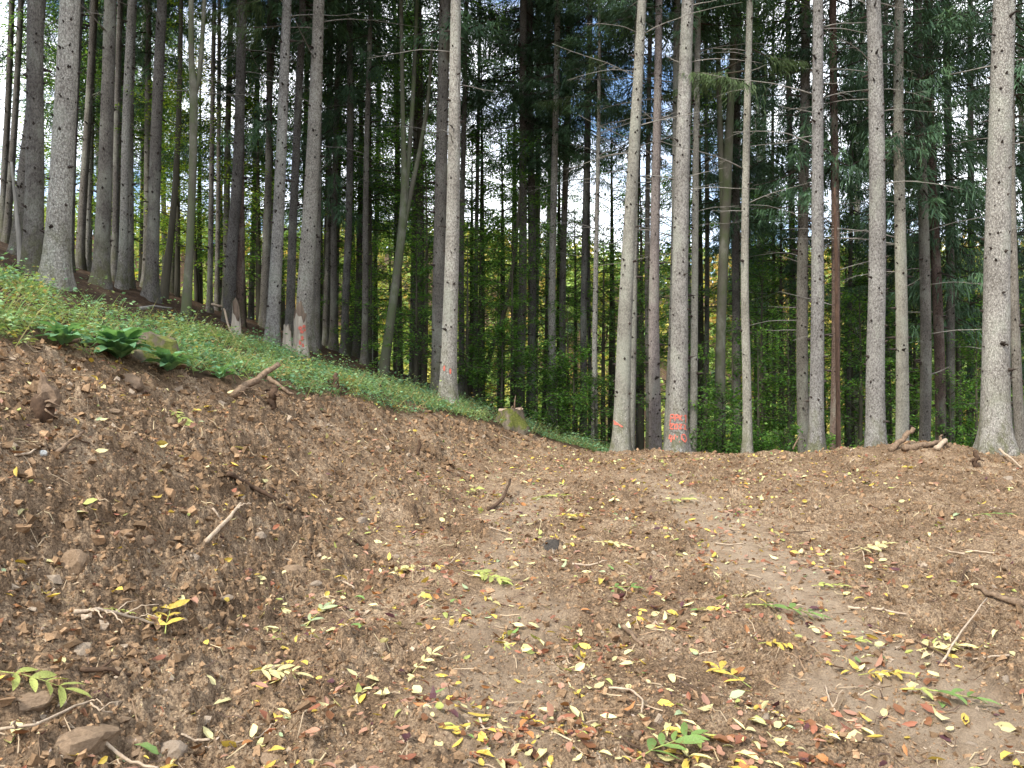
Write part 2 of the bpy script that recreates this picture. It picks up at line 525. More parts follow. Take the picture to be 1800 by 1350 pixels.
# ------------------------------------------------------------------ ground: one sheet out to the far hills
def build_ground():
    rs = np.concatenate([[0.02, 0.3, 0.8], np.geomspace(1.4, 2.4, 30)[:-1], np.geomspace(2.4, 21, 470)[:-1], np.geomspace(21, 60, 60)[:-1], np.geomspace(60, 900, 50)])
    fine = np.radians(np.linspace(-41, 41, 860))
    coarse = np.radians(np.linspace(41, 319, 100))[1:-1]
    th = np.concatenate([fine, coarse])
    nr, nt_ = len(rs), len(th)
    Rg, Tg = np.meshgrid(rs, th, indexing='ij')
    x = (Rg * np.sin(Tg)).ravel(); y = (Rg * np.cos(Tg)).ravel()
    z = height(x, y)
    _, soil = macro(x, y); cp = compact(x, y) * soil
    cols = np.stack([soil, cp, np.zeros_like(soil)], 1)
    i = np.arange(nr - 1)[:, None]; j = np.arange(nt_)[None, :]; j2 = (j + 1) % nt_
    f = np.stack([i * nt_ + j, (i + 1) * nt_ + j, (i + 1) * nt_ + j2, i * nt_ + j2], -1).reshape(-1, 4)
    f = f[:, ::-1]
    me = mesh_np('ground', np.stack([x, y, z], 1), f, True, cols, [M_ground])
    return obj('ground', me, kind='structure')


build_ground()

# ------------------------------------------------------------------ trunks
def norm3(a):
    return a / np.linalg.norm(a, axis=-1, keepdims=True)


class Trunk:
    """a leaning, slightly bent, tapering stem in local coordinates with its base at the origin."""
    def __init__(s, lean, d0, taper, h, seed, flare=0.5):
        s.lean = lean; s.d0 = d0; s.taper = taper; s.h = h; s.flare = flare
        r = random.Random(seed)
        s.ph = [r.uniform(0, 6.28) for _ in range(4)]; s.amp = r.uniform(0.03, 0.09) * min(1, d0 * 4)
        s.lob = r.randint(3, 5)

    def c(s, z):
        z = np.asarray(z, float)
        b = s.amp * (np.sin(z * 0.33 + s.ph[0]) - math.sin(s.ph[0])) * ss(0, 4, z)
        b2 = s.amp * (np.sin(z * 0.27 + s.ph[1]) - math.sin(s.ph[1])) * ss(0, 4, z)
        return np.stack([s.lean[0] * z + b, s.lean[1] * z + b2, z], -1)

    def r(s, z):
        z = np.asarray(z, float)
        base = np.maximum(0.5 * (s.d0 - s.taper * z), 0.02)
        zz = np.maximum(z, 0)
        return base * (1 + s.flare * np.exp(-zz / 0.30) + 0.10 * np.exp(-zz / 1.6))

    def mesh(s, name, mat, seg=24, dz=0.15, zfine=11.0, deep=0.8):
        zs = np.concatenate([np.arange(-deep, zfine, dz), np.arange(zfine, s.h, 1.0), [s.h]])
        th = np.linspace(0, 2 * np.pi, seg, endpoint=False)
        Z, T = np.meshgrid(zs, th, indexing='ij')
        c = s.c(np.maximum(Z, 0)) ; c[..., 2] = Z
        r = s.r(Z) * (1 + 0.16 * np.exp(-np.maximum(Z, 0) / 0.3) * np.cos(s.lob * T + s.ph[2]))
        r = r * (1 + 0.03 * (vnoise(T * 3.0 + s.ph[3] * 9, Z * 1.7, 3) - 0.5) + 0.035 * (vnoise(T * 9 + s.ph[0] * 9, Z * 9, 5) - 0.5))
        v = np.stack([c[..., 0] + r * np.cos(T), c[..., 1] + r * np.sin(T), Z], -1).reshape(-1, 3)
        n = len(zs); i = np.arange(n - 1)[:, None]; j = np.arange(seg)[None, :]; j2 = (j + 1) % seg
        f = np.stack([i * seg + j, i * seg + j2, (i + 1) * seg + j2, (i + 1) * seg + j], -1).reshape(-1, 4)
        return mesh_np(name, v, f, True, None, [mat])


def stubs_mesh(tr, z0, z1, seed, step=0.42, size=1.0, per=5):
    r = np.random.default_rng(seed)
    V = []; Fc = []; n = 0
    z = z0
    while z < z1:
        for k in range(r.integers(2, per + 1)):
            zz = z + r.normal(0, 0.07); a = r.uniform(0, 2 * np.pi)
            c = tr.c(zz); R = float(tr.r(zz))
            d = np.array([np.cos(a), np.sin(a), 0]); tg = np.array([-d[1], d[0], 0]); up = np.array([0, 0, 1.0])
            w_ = r.uniform(0.018, 0.038) * size; ln = r.uniform(0.03, 0.10) * size * (3.0 if r.random() < 0.14 else 1)
            o = c + d * (R - 0.012)
            tip = o + d * (ln + 0.012) + up * r.uniform(-0.02, 0.05) * size
            V += [o + tg * w_, o + up * w_ * 1.5, o - tg * w_, o - up * w_ * 1.3, tip]
            Fc += [(n, n + 1, n + 4), (n + 1, n + 2, n + 4), (n + 2, n + 3, n + 4), (n + 3, n, n + 4)]
            n += 5
        z += step * r.uniform(0.7, 1.3)
    return mesh_np('branch_stubs', np.array(V), np.array(Fc), False, None, [M_knot])


# dead branches, shared between trees
def dead_branch_mesh(seed, ln, droop):
    r = random.Random(seed); mb = MB()
    pts = []; p = Vector((-0.06, 0, 0)); d = Vector((1, r.uniform(-.15, .15), r.uniform(-0.05, 0.35))).normalized()
    n = 9
    for i in range(n):
        pts.append(p.copy()); p = p + d * (ln / (n - 1))
        d = (d + Vector((0, r.uniform(-.16, .16), -droop * (0.9 if i < 4 else -0.2) + r.uniform(-.08, .08)))).normalized()
    mb.tube(pts, [0.011 * (1 - i / n) + 0.003 for i in range(n)], 5)
    for k in range(r.randint(3, 7)):
        i = r.randint(2, n - 2); q = pts[i]; dd = (pts[i + 1] - pts[i]).normalized()
        s = r.choice((-1, 1)); side = Vector((dd.x * 0.6, s * 0.8, r.uniform(-0.5, 0.2))).normalized()
        l2 = r.uniform(0.15, 0.45) * ln * 0.5
        mb.tube([q, q + side * l2 * 0.5, q + side * l2 + Vector((0, 0, -0.15 * l2))], [0.0045, 0.0035, 0.002], 4)
    return mb.mesh('dead_branch', M_twig)


DEAD = [dead_branch_mesh(100 + i, ln, dr) for i, (ln, dr) in enumerate([(0.7, .02), (1.0, .05), (1.4, .03), (1.8, .06), (2.2, .05), (2.0, .10), (0.5, -.02), (2.6, .09)])]


# spruce foliage
def strips(o, d, dn, ln, wd, droop, rng):
    """needle twigs: bent tapering blades of 4 triangles. o,d,dn (n,3); ln,wd,droop (n)."""
    n = len(o)
    d = norm3(d); side = norm3(np.cross(d, dn))
    dm = norm3(d + np.array([0, 0, -1.0]) * droop[:, None] * 0.5)
    dt = norm3(d + np.array([0, 0, -1.0]) * droop[:, None] * 1.3)
    p1 = o + dm * (ln * 0.45)[:, None]; p2 = p1 + dt * (ln * 0.55)[:, None]
    hw = (wd * 0.5)[:, None]
    v = np.stack([o - side * hw * 0.5, o + side * hw * 0.5, p1 - side * hw, p1 + side * hw, p2], 1)
    b = (np.arange(n) * 5)[:, None]
    f = np.concatenate([b + [0, 1, 3], b + [0, 3, 2], b + [2, 3, 4]])
    return v.reshape(-1, 3), f


def spruce_crown(seed, hc, rb, low=0.75, dens=1.0):
    rng = np.random.default_rng(seed)
    O = []; D = []; DN = []; LN = []; WD = []; DR = []; C = []
    mb = MB()
    z = 0.0
    while z < hc * 0.985:
        t = z / hc
        prof = rb * (1 - t) ** 0.75 * (low + (1 - low) * min(1, t * 4))
        for k in range(rng.integers(4, 8)):
            az_ = rng.uniform(0, 2 * np.pi); ln = max(0.25, prof * rng.uniform(0.55, 1.15))
            if rng.random() < 0.31 + 0.28 * math.sin(z * 1.7 + az_ * 2 + seed): continue
            dirn = np.array([np.cos(az_), np.sin(az_), 0])
            n = 6; ps = []
            sag = rng.uniform(0.15, 0.55) * (1 - t * 1.1)
            for i in range(n):
                u = i / (n - 1)
                ps.append(np.array([0, 0, z + rng.normal(0, 0.03)]) + dirn * ln * u + np.array([0, 0, -sag * ln * (u - 0.55 * u * u) + rng.normal(0, 0.02)]))
            ps = np.array(ps)
            mb.tube([Vector(p) for p in ps[[0, 2, 5]]], [0.022, 0.014, 0.005], 3, False)
            m = int(ln * 96 * dens) + 10
            u = rng.uniform(0.10, 1.0, m) ** 0.85
            idx = np.clip((u * (n - 1)).astype(int), 0, n - 2); fr = u * (n - 1) - idx
            o = ps[idx] * (1 - fr)[:, None] + ps[idx + 1] * fr[:, None]
            s = rng.choice([-1, 1], m)
            sidev = np.array([-dirn[1], dirn[0], 0])
            o = o + sidev * (s * rng.uniform(0, 0.34, m) * (1.1 - u))[:, None] + np.array([0, 0, -1.0]) * (rng.uniform(0, 1, m) ** 2 * 0.30)[:, None]
            d = dirn * rng.uniform(0.3, 1.0, m)[:, None] + sidev * (s * rng.uniform(0.3, 1.1, m))[:, None] + np.array([0, 0, 1.0]) * rng.uniform(-0.6, 0.1, m)[:, None]
            O.append(o); D.append(d); DN.append(np.array([0, 0, 1.0]) + rng.normal(0, 0.6, (m, 3)))
            LN.append(rng.uniform(0.10, 0.30, m) * (0.6 + 0.4 * min(1, ln / 1.5))); WD.append(rng.uniform(0.014, 0.034, m))
            DR.append(rng.uniform(-0.1, 1.3, m) * (1 - 0.6 * t))
            base = np.array([0.062, 0.118, 0.068]) * rng.uniform(0.6, 1.5)
            C.append(np.repeat(base[None] * rng.uniform(0.7, 1.35, (m, 1)) + (u[:, None] > 0.85) * np.array([0.012, 0.02, 0.0]), 5, 0))
        z += rng.uniform(0.30, 0.5)
    O, D, DN, LN, WD, DR = [np.concatenate(q) for q in (O, D, DN, LN, WD, DR)]
    v, f = strips(O, D, DN, LN, WD, DR, rng)
    c = np.concatenate(C)
    bv = np.concatenate(mb.v); bq = np.array(mb.f)
    bt = np.concatenate([bq[:, [0, 1, 2]], bq[:, [0, 2, 3]]]) + len(v)
    return mesh_np('spruce_crown', np.concatenate([v, bv]), np.concatenate([f, bt]), False,
                   np.concatenate([c, np.tile([[0.05, 0.04, 0.03]], (len(bv), 1))]), [M_needle])


CROWNS = [spruce_crown(200 + i, h, r_, lo, de) for i, (h, r_, lo, de) in enumerate(
    [(17, 2.5, 0.7, 1.0), (15, 2.2, 0.6, 1.0), (19, 2.9, 0.75, 1.0), (14, 2.0, 0.8, 1.1), (18, 2.4, 0.5, 1.1)])]
CROWN_H = [17, 15, 19, 14, 18]


def live_branch_mesh(seed, ln):
    rng = np.random.default_rng(seed)
    n = 8; u = np.linspace(0, 1, n)
    ps = np.stack([ln * u, 0.1 * np.sin(u * 3 + seed), -0.28 * ln * u + 0.12 * ln * u * u], 1)
    mb = MB(); mb.tube([Vector(p) for p in ps], [0.018 * (1 - q) + 0.004 for q in u], 4)
    m = int(ln * 330)
    t = rng.uniform(0.25, 1, m); idx = np.clip((t * (n - 1)).astype(int), 0, n - 2); fr = t * (n - 1) - idx
    o = ps[idx] * (1 - fr)[:, None] + ps[idx + 1] * fr[:, None]
    # needles also sit on side twigs
    sd = rng.choice([-1, 1], m); off = rng.uniform(0, 0.6, m) * (1.1 - t) * (0.35 + 0.65 * np.abs(np.sin(t * 23 + sd)))
    o = o + np.stack([off * 0.6, sd * off, -off * rng.uniform(0.2, 1.6, m)], 1)
    d = np.stack([rng.uniform(0.2, 1, m), sd * rng.uniform(0.2, 1, m), rng.uniform(-1.2, 0, m)], 1)
    v, f = strips(o, d, np.array([0, 0, 1.0]) + rng.normal(0, 0.6, (m, 3)), rng.uniform(0.06, 0.22, m), rng.uniform(0.008, 0.018, m), rng.uniform(0.2, 1.8, m), rng)
    c = np.repeat(np.array([[0.075, 0.115, 0.045]]) * rng.uniform(0.6, 1.4, (m, 1)), 5, 0)
    bv = np.concatenate(mb.v); bq = [q for q in mb.f if len(q) == 4]
    bq = np.array(bq); bt = np.concatenate([bq[:, [0, 1, 2]], bq[:, [0, 2, 3]]]) + len(v)
    return mesh_np('live_branch', np.concatenate([v, bv]), np.concatenate([f, bt]), False, np.concatenate([c, np.tile([[0.07, 0.06, 0.045]], (len(bv), 1))]), [M_needle])


LIVE = [live_branch_mesh(300 + i, l_) for i, l_ in enumerate([1.6, 2.1, 1.3])]

MATS = {'g': M_bark, 'o': M_bark_green, 'p': M_bark_purple, 'r': M_bark_red, 'b': M_bark_brown}
GB = 'slender spruces in the shaded back rows of the forest'
LB = 'one of the slender dark spruce trunks crowded in the shaded back rows'
# base px, base py, depth (None: from the ground under base px/py), px at the top edge, px width low, px width at the top edge, bark, crown base, dead branches, label
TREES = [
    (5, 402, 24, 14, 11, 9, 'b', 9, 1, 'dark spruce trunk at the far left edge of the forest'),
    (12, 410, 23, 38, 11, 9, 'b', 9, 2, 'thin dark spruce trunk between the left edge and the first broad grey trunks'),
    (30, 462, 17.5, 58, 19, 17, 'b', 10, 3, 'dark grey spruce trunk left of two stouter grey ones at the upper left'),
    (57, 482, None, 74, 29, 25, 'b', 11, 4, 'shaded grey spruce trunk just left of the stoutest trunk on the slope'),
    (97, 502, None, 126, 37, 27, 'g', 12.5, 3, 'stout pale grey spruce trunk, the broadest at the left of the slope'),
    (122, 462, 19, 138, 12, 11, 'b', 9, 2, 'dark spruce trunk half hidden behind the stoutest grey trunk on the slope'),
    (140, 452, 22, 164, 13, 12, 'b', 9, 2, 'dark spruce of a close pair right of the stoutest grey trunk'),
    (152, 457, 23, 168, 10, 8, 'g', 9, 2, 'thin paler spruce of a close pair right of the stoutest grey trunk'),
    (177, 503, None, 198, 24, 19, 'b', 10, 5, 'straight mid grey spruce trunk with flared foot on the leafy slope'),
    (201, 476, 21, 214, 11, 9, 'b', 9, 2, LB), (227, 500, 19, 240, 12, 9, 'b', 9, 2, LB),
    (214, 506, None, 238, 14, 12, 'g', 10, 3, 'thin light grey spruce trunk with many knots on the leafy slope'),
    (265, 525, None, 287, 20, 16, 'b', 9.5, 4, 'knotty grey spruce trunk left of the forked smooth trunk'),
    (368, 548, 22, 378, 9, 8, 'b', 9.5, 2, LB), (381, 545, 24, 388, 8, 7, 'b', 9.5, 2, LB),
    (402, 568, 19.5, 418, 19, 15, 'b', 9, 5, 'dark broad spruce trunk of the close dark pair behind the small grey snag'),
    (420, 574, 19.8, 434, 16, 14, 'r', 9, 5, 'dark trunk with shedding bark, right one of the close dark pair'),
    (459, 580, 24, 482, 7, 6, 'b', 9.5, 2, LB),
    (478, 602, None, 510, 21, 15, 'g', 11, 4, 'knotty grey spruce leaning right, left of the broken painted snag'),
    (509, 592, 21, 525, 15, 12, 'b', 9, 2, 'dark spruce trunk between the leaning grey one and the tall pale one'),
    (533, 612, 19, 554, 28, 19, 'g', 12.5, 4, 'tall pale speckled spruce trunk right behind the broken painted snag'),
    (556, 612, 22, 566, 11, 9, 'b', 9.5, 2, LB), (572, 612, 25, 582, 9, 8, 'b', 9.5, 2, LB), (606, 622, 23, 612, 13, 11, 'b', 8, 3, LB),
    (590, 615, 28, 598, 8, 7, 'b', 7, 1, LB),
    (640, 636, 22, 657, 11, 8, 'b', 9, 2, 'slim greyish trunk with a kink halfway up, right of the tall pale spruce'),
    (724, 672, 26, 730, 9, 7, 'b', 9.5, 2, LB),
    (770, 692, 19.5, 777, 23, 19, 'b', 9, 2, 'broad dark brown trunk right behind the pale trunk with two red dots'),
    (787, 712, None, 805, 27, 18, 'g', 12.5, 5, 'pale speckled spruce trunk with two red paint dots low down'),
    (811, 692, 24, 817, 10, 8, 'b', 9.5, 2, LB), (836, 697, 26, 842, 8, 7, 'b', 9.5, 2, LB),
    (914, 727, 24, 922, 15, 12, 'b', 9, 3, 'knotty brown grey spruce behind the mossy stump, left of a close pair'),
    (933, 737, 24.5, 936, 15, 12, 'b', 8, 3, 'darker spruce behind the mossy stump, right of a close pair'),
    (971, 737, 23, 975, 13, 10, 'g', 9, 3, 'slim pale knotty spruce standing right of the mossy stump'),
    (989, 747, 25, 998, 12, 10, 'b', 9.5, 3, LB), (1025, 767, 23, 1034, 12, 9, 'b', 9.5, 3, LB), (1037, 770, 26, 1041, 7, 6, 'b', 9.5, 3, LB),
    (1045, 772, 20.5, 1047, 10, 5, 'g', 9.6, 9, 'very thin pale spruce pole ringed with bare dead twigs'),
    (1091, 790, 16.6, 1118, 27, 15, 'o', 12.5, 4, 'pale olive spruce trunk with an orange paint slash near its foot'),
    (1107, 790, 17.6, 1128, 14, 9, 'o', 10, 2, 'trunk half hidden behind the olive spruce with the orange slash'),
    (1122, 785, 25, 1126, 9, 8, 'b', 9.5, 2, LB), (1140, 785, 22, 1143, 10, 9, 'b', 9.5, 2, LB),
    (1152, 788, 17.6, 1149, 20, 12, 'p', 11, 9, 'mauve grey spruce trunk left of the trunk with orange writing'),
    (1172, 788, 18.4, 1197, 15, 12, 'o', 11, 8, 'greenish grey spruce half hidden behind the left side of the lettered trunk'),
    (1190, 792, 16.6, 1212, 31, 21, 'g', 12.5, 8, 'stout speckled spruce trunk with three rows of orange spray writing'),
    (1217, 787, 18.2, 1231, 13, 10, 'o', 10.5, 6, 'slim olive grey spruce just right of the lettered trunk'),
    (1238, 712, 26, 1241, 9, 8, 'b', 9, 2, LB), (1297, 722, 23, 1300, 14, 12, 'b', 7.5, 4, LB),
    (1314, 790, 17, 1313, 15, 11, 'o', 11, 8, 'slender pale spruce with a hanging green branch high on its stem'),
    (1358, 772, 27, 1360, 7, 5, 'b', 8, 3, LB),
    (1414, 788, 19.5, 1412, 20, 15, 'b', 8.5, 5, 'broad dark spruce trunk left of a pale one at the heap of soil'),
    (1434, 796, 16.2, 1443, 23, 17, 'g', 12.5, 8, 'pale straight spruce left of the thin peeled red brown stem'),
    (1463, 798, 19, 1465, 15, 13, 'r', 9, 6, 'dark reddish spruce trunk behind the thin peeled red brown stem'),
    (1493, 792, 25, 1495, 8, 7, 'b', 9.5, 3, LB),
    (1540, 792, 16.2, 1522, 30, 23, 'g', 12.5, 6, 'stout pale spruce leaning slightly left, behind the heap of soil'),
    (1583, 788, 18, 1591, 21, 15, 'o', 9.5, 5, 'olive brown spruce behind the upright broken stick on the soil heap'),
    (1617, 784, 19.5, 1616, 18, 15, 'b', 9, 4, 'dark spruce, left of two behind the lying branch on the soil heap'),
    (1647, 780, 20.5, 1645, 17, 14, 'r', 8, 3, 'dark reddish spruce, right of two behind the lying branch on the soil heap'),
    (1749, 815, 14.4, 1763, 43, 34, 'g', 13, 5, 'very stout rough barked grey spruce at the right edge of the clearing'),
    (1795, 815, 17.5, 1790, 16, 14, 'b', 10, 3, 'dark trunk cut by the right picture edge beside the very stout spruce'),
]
TRUNK_AT = {}
CROWD = []          # trees that need telling apart by their neighbours


def plant_spruce(i, bx, by, d, tx, wb, wt, bark, zc, nd, label, group=None, light=False):
    if d is None:
        p = hit(bx, by)
        if p is None: p = at_depth(bx, by, 18)
    else:
        p = at_depth(bx, by, d)
    p.z = hz(p.x, p.y)
    d = p.y
    top = at_depth(tx, 0, d)
    hgt = top.z - p.z
    lean = ((top.x - p.x) / hgt, random.uniform(-0.008, 0.008))
    Wb, Wt = wb * d / F_PX, wt * d / F_PX
    zb = max(0.5, at_depth(bx, by, d).z - p.z + 1.0)
    taper = max(0.004, (Wb - Wt) / max(2, hgt - zb))
    d0 = Wb + taper * zb
    H = min(30, d0 / taper * 0.95) if d0 / taper > 20 else 24
    tr = Trunk(lean, d0, min(taper, d0 * 0.96 / H), H, i)
    t = thing('spruce_tree', label, 'tree', p, group=group)
    if group: CROWD.append((t, label, bx + (tx - bx) * 0.3, d))
    near = wb >= 19
    obj('trunk', tr.mesh('trunk', MATS[bark], 26 if near else 12, 0.12 if near else 0.4, 11 if near else 14), t)
    obj('branch_stubs', stubs_mesh(tr, 0.9, 12.5, i + 500, 0.36 if near else 0.5, 0.88 if near else 0.8), t, kind='stuff')
    r = random.Random(i * 13 + 5)
    k = r.randrange(5)
    zc2 = zc + r.uniform(-0.6, 0.6)
    sc_z = max(0.35, (H - zc2) / CROWN_H[k])
    c = tr.c(zc2)
    wsc = r.uniform(0.85, 1.2) * min(1.2, 0.62 + d0 * 1.3)
    obj('crown', CROWNS[k], t, tuple(c), (0, 0, r.uniform(0, 6.28)), (wsc, wsc, sc_z))
    for q in range(nd if nd < 3 else int(nd * 1.6)):
        z = r.uniform(3.0 + 0.2 * zc, min(zc2, 10.8 if d < 20 else 14)); a = r.uniform(0, 6.28)
        if nd >= 6: a = r.choice((r.uniform(-0.6, 0.6), r.uniform(2.5, 3.8)))
        cc = tr.c(z); R = float(tr.r(z)); s = r.uniform(0.6, 1.1)
        obj('dead_branch', DEAD[r.randrange(8)], t, (cc[0] + math.cos(a) * R, cc[1] + math.sin(a) * R, z), (r.uniform(-.4, .4), r.uniform(-0.2, 0.12), a), s)
    TRUNK_AT[bx] = (t, tr, p)
    return t, tr, p


for i, row in enumerate(TREES):
    plant_spruce(i, *row, group=GB if row[-1] == LB else None)

# live hanging branches seen on two near spruces
for key, spots in ((1314, [(8.6, 3.4, 0), (9.1, 0.2, 2), (8.9, 2.4, 1), (8.2, 4.1, 2)]), (214, [(7.6, 3.3, 1), (7.9, 0.4, 0), (7.2, 5.0, 2), (8.4, 2.2, 1)]), (1045, [(9.3, 0.6, 2), (9.6, 2.9, 0), (9.9, 4.5, 1)]), (478, [(7.4, 3.4, 0), (8.2, 2.9, 1)])):
    t, tr, p = TRUNK_AT[key]
    for z, a, k in spots:
        cc = tr.c(z); R = float(tr.r(z)) * 0.8
        obj('live_branch', LIVE[k], t, (cc[0] + math.cos(a) * R, cc[1] + math.sin(a) * R, z), (0, 0, a), kind='stuff')

# deeper rows of the forest
r0 = random.Random(99)
LD = 'one of the distant spruces whose dark stem and crown fill the depth of the forest'
GD = 'distant spruces deep in the forest'
n_deep = 0
for k in range(400):
    if n_deep >= 22: break
    d = r0.uniform(27, 46); px = r0.uniform(-120, 1920)
    if any(abs(px - q[0]) * d / F_PX < 0.9 and abs(d - q[1]) < 3 for q in TRUNK_AT.get('deep', [])): continue
    TRUNK_AT.setdefault('deep', []).append((px, d)); n_deep += 1
    wb = r0.uniform(0.2, 0.34) * F_PX / d
    plant_spruce(700 + k, px, 720, d, px + r0.uniform(-8, 22), wb, wb * 0.75, r0.choice('bbbgro'), r0.uniform(6.5, 11.5), r0.choice((1, 2, 3)), LD, GD)
# spruces with low hanging crowns that darken the upper left and the upper right
LH = 'one of the spruces with low hanging dark crowns at the upper left'
LR = 'one of the spruces with low hanging dark crowns at the upper right'
for k, (px, d, zc, lab) in enumerate([(60, 27, 5.5, LH), (150, 26, 5, LH), (195, 31, 5, LH), (255, 24, 5.5, LH), (300, 29, 5.5, LH), (395, 25, 5.5, LH), (440, 30, 5, LH), (465, 23, 6, LH),
                                      (585, 24, 5.5, LH), (625, 28, 5, LH), (535, 29, 6, LH), (1665, 21, 7.0, LR), (1700, 25, 6.5, LR), (1625, 24, 7.5, LR), (1385, 25, 7, LR), (1770, 24, 7, LR), (1560, 27, 7.5, LR)]):
    wb = 0.22 * F_PX / d
    plant_spruce(1400 + k, px, 700, d, px + (14 if px < 900 else 2), wb, wb * 0.72, 'b', zc, 3, lab, lab.replace('one of the ', ''))
# crowns outside the picture that shade the stand from the sides
for k, (px, d) in enumerate([(-160, 15), (-260, 19), (-140, 22), (-330, 24), (1960, 19), (2080, 23), (1930, 24), (2150, 28)]):
    plant_spruce(1300 + k, px, 700, d, px + 15, 0.32 * F_PX / d, 0.24 * F_PX / d, 'g', 10, 2, LD, GD)
# the wood goes on uphill left of the picture: unseen spruces added for shade
for k, (x_, y_) in enumerate([(-12.5, 7.5), (-14.5, 5), (-16.5, 8), (-18, 4.5), (-13, 10.5), (-17, 11), (-20, 8)]):
    px = 900 + F_PX * x_ / y_
    plant_spruce(1350 + k, px, 700, y_, px + 10, 0.32 * F_PX / y_, 0.26 * F_PX / y_, 'g', 8, 2, LD, GD)

# ------------------------------------------------------------------ broadleaved trees
def rhombs(o, d, nrm, L_, W_, fold):
    """flat-ish leaves: base, left, tip, right; two triangles folded along the midrib."""
    n = len(o); d = norm3(d); s = norm3(np.cross(d, nrm)); u = np.cross(s, d)
    m = o + d * (L_ * 0.45)[:, None]
    v = np.stack([o, m - s * (W_ * 0.5)[:, None] + u * fold[:, None], o + d * L_[:, None], m + s * (W_ * 0.5)[:, None] + u * fold[:, None]], 1)
    b = (np.arange(n) * 4)[:, None]
    return v.reshape(-1, 3), np.concatenate([b + [0, 3, 2], b + [0, 2, 1]])


PAL = {'green': [(0.07, 0.17, 0.045), (0.11, 0.24, 0.055), (0.17, 0.31, 0.065)],
       'bright': [(0.12, 0.26, 0.045), (0.20, 0.34, 0.055), (0.32, 0.40, 0.07)],
       'gold': [(0.26, 0.32, 0.05), (0.45, 0.40, 0.06), (0.50, 0.33, 0.06)]}


def beech_parts(seed, H, spread, z0, n_br, pal, leaf=0.085, dens=1.0, stems=1):
    """young beech: returns trunk mesh, limbs mesh, crown mesh."""
    rng = np.random.default_rng(seed)
    tk = MB(); lb = MB(); O = []; D = []; C = []; NR = []; LL = []
    z = np.linspace(-0.3, H, 12)
    bend = rng.normal(0, 0.05, 2) * H / 6
    ctr = lambda q: np.array([bend[0] * math.sin(q / H * 3) , bend[1] * math.sin(q / H * 2.3), q])
    r0_ = 0.012 * H + 0.012
    tk.tube([Vector(ctr(q)) for q in z], [max(0.008, r0_ * (1 - q / H * 0.95)) for q in z], 8)
    cols = PAL[pal]
    for k in range(n_br):
        u = rng.uniform(0, 1) ** 0.9; zb = z0 + (H - z0) * u * 0.97
        ln = spread * (1.05 - 0.72 * u) * rng.uniform(0.5, 1.15)
        a = rng.uniform(0, 2 * np.pi); el_ = rng.uniform(-0.05, 0.55) + 0.5 * u
        d = np.array([math.cos(a) * math.cos(el_), math.sin(a) * math.cos(el_), math.sin(el_)])
        sd = np.array([-math.sin(a), math.cos(a), 0])
        pts = [ctr(zb)]
        for i in range(5):
            d = norm3(d + rng.normal(0, 0.10, 3) + np.array([0, 0, -0.10]))
            pts.append(pts[-1] + d * ln / 5)
        pts = np.array(pts)
        lb.tube([Vector(p) for p in pts], [0.011 * (1 - i / 6) * (0.5 + ln / 2) + 0.002 for i in range(6)], 4, False)
        m = int(ln * 62 * dens) + 8
        t = rng.uniform(0.15, 1, m); idx = np.clip((t * 5).astype(int), 0, 4); fr = t * 5 - idx
        o = pts[idx] * (1 - fr)[:, None] + pts[idx + 1] * fr[:, None]
        lat = rng.normal(0, 0.32, m) * ln * 0.55 * (1.15 - t)
        o = o + sd * lat[:, None] + np.stack([rng.normal(0, .05, m), rng.normal(0, .05, m), rng.normal(-0.03, 0.07, m)], 1)
        dd = np.array([math.cos(a), math.sin(a), -0.25]) + sd * np.sign(lat)[:, None] * 0.8 + rng.normal(0, 0.35, (m, 3))
        O.append(o); D.append(dd); NR.append(np.array([0, 0, 1.0]) + rng.normal(0, 0.42, (m, 3)))
        ci = np.array(cols)[rng.integers(0, 3, m)] * rng.uniform(0.75, 1.25, (m, 1)) * rng.uniform(0.8, 1.2)
        C.append(np.repeat(ci, 4, 0)); LL.append(np.full(m, leaf) * rng.uniform(0.65, 1.25, m))
    O, D, NR, LL = [np.concatenate(q) for q in (O, D, NR, LL)]
    v, f = rhombs(O, D, NR, LL, LL * 0.62, LL * 0.08)
    crown = mesh_np('crown', v, f, False, np.concatenate(C), [M_broad])
    return tk.mesh('trunk', M_limb), lb.mesh('limbs', M_limb), crown


BEECH = [beech_parts(400, 6.5, 2.2, 0.9, 46, 'green'), beech_parts(401, 9.5, 2.8, 1.6, 62, 'green'), beech_parts(402, 4.2, 1.7, 0.3, 36, 'green'),
         beech_parts(403, 8.0, 2.6, 1.2, 54, 'bright'), beech_parts(404, 10.5, 2.8, 2.2, 60, 'gold'), beech_parts(405, 2.0, 1.3, 0.1, 30, 'green', 0.075, 1.3),
         beech_parts(406, 12.5, 3.0, 3.0, 70, 'bright'), beech_parts(407, 14.0, 3.2, 4.5, 76, 'green')]
LBE = {0: ('one of the young green beeches in the half shade under the spruces', 'young green beeches under the spruces'),
       1: ('one of the tall young green beeches in layered leaf among the spruces', 'tall young green beeches among the spruces'),
       2: ('one of the low green beech bushes spreading between the trunks', 'low green beech bushes between the trunks'),
       3: ('one of the sunlit yellow green young beeches behind the spruces', 'yellow green young beeches behind the spruces'),
       4: ('one of the golden yellow young beeches glowing deep in the forest', 'golden young beeches deep in the forest'),
       5: ('one of the small leafy seedling bushes just beyond the edge of the bare soil', 'small leafy bushes beyond the bare soil'),
       6: ('one of the tall yellow green broadleaved trees at the far side of the stand', 'tall yellow green trees at the far side'),
       7: ('one of the tall green broadleaved trees reaching into the spruce crowns', 'tall green broadleaved trees among the crowns')}


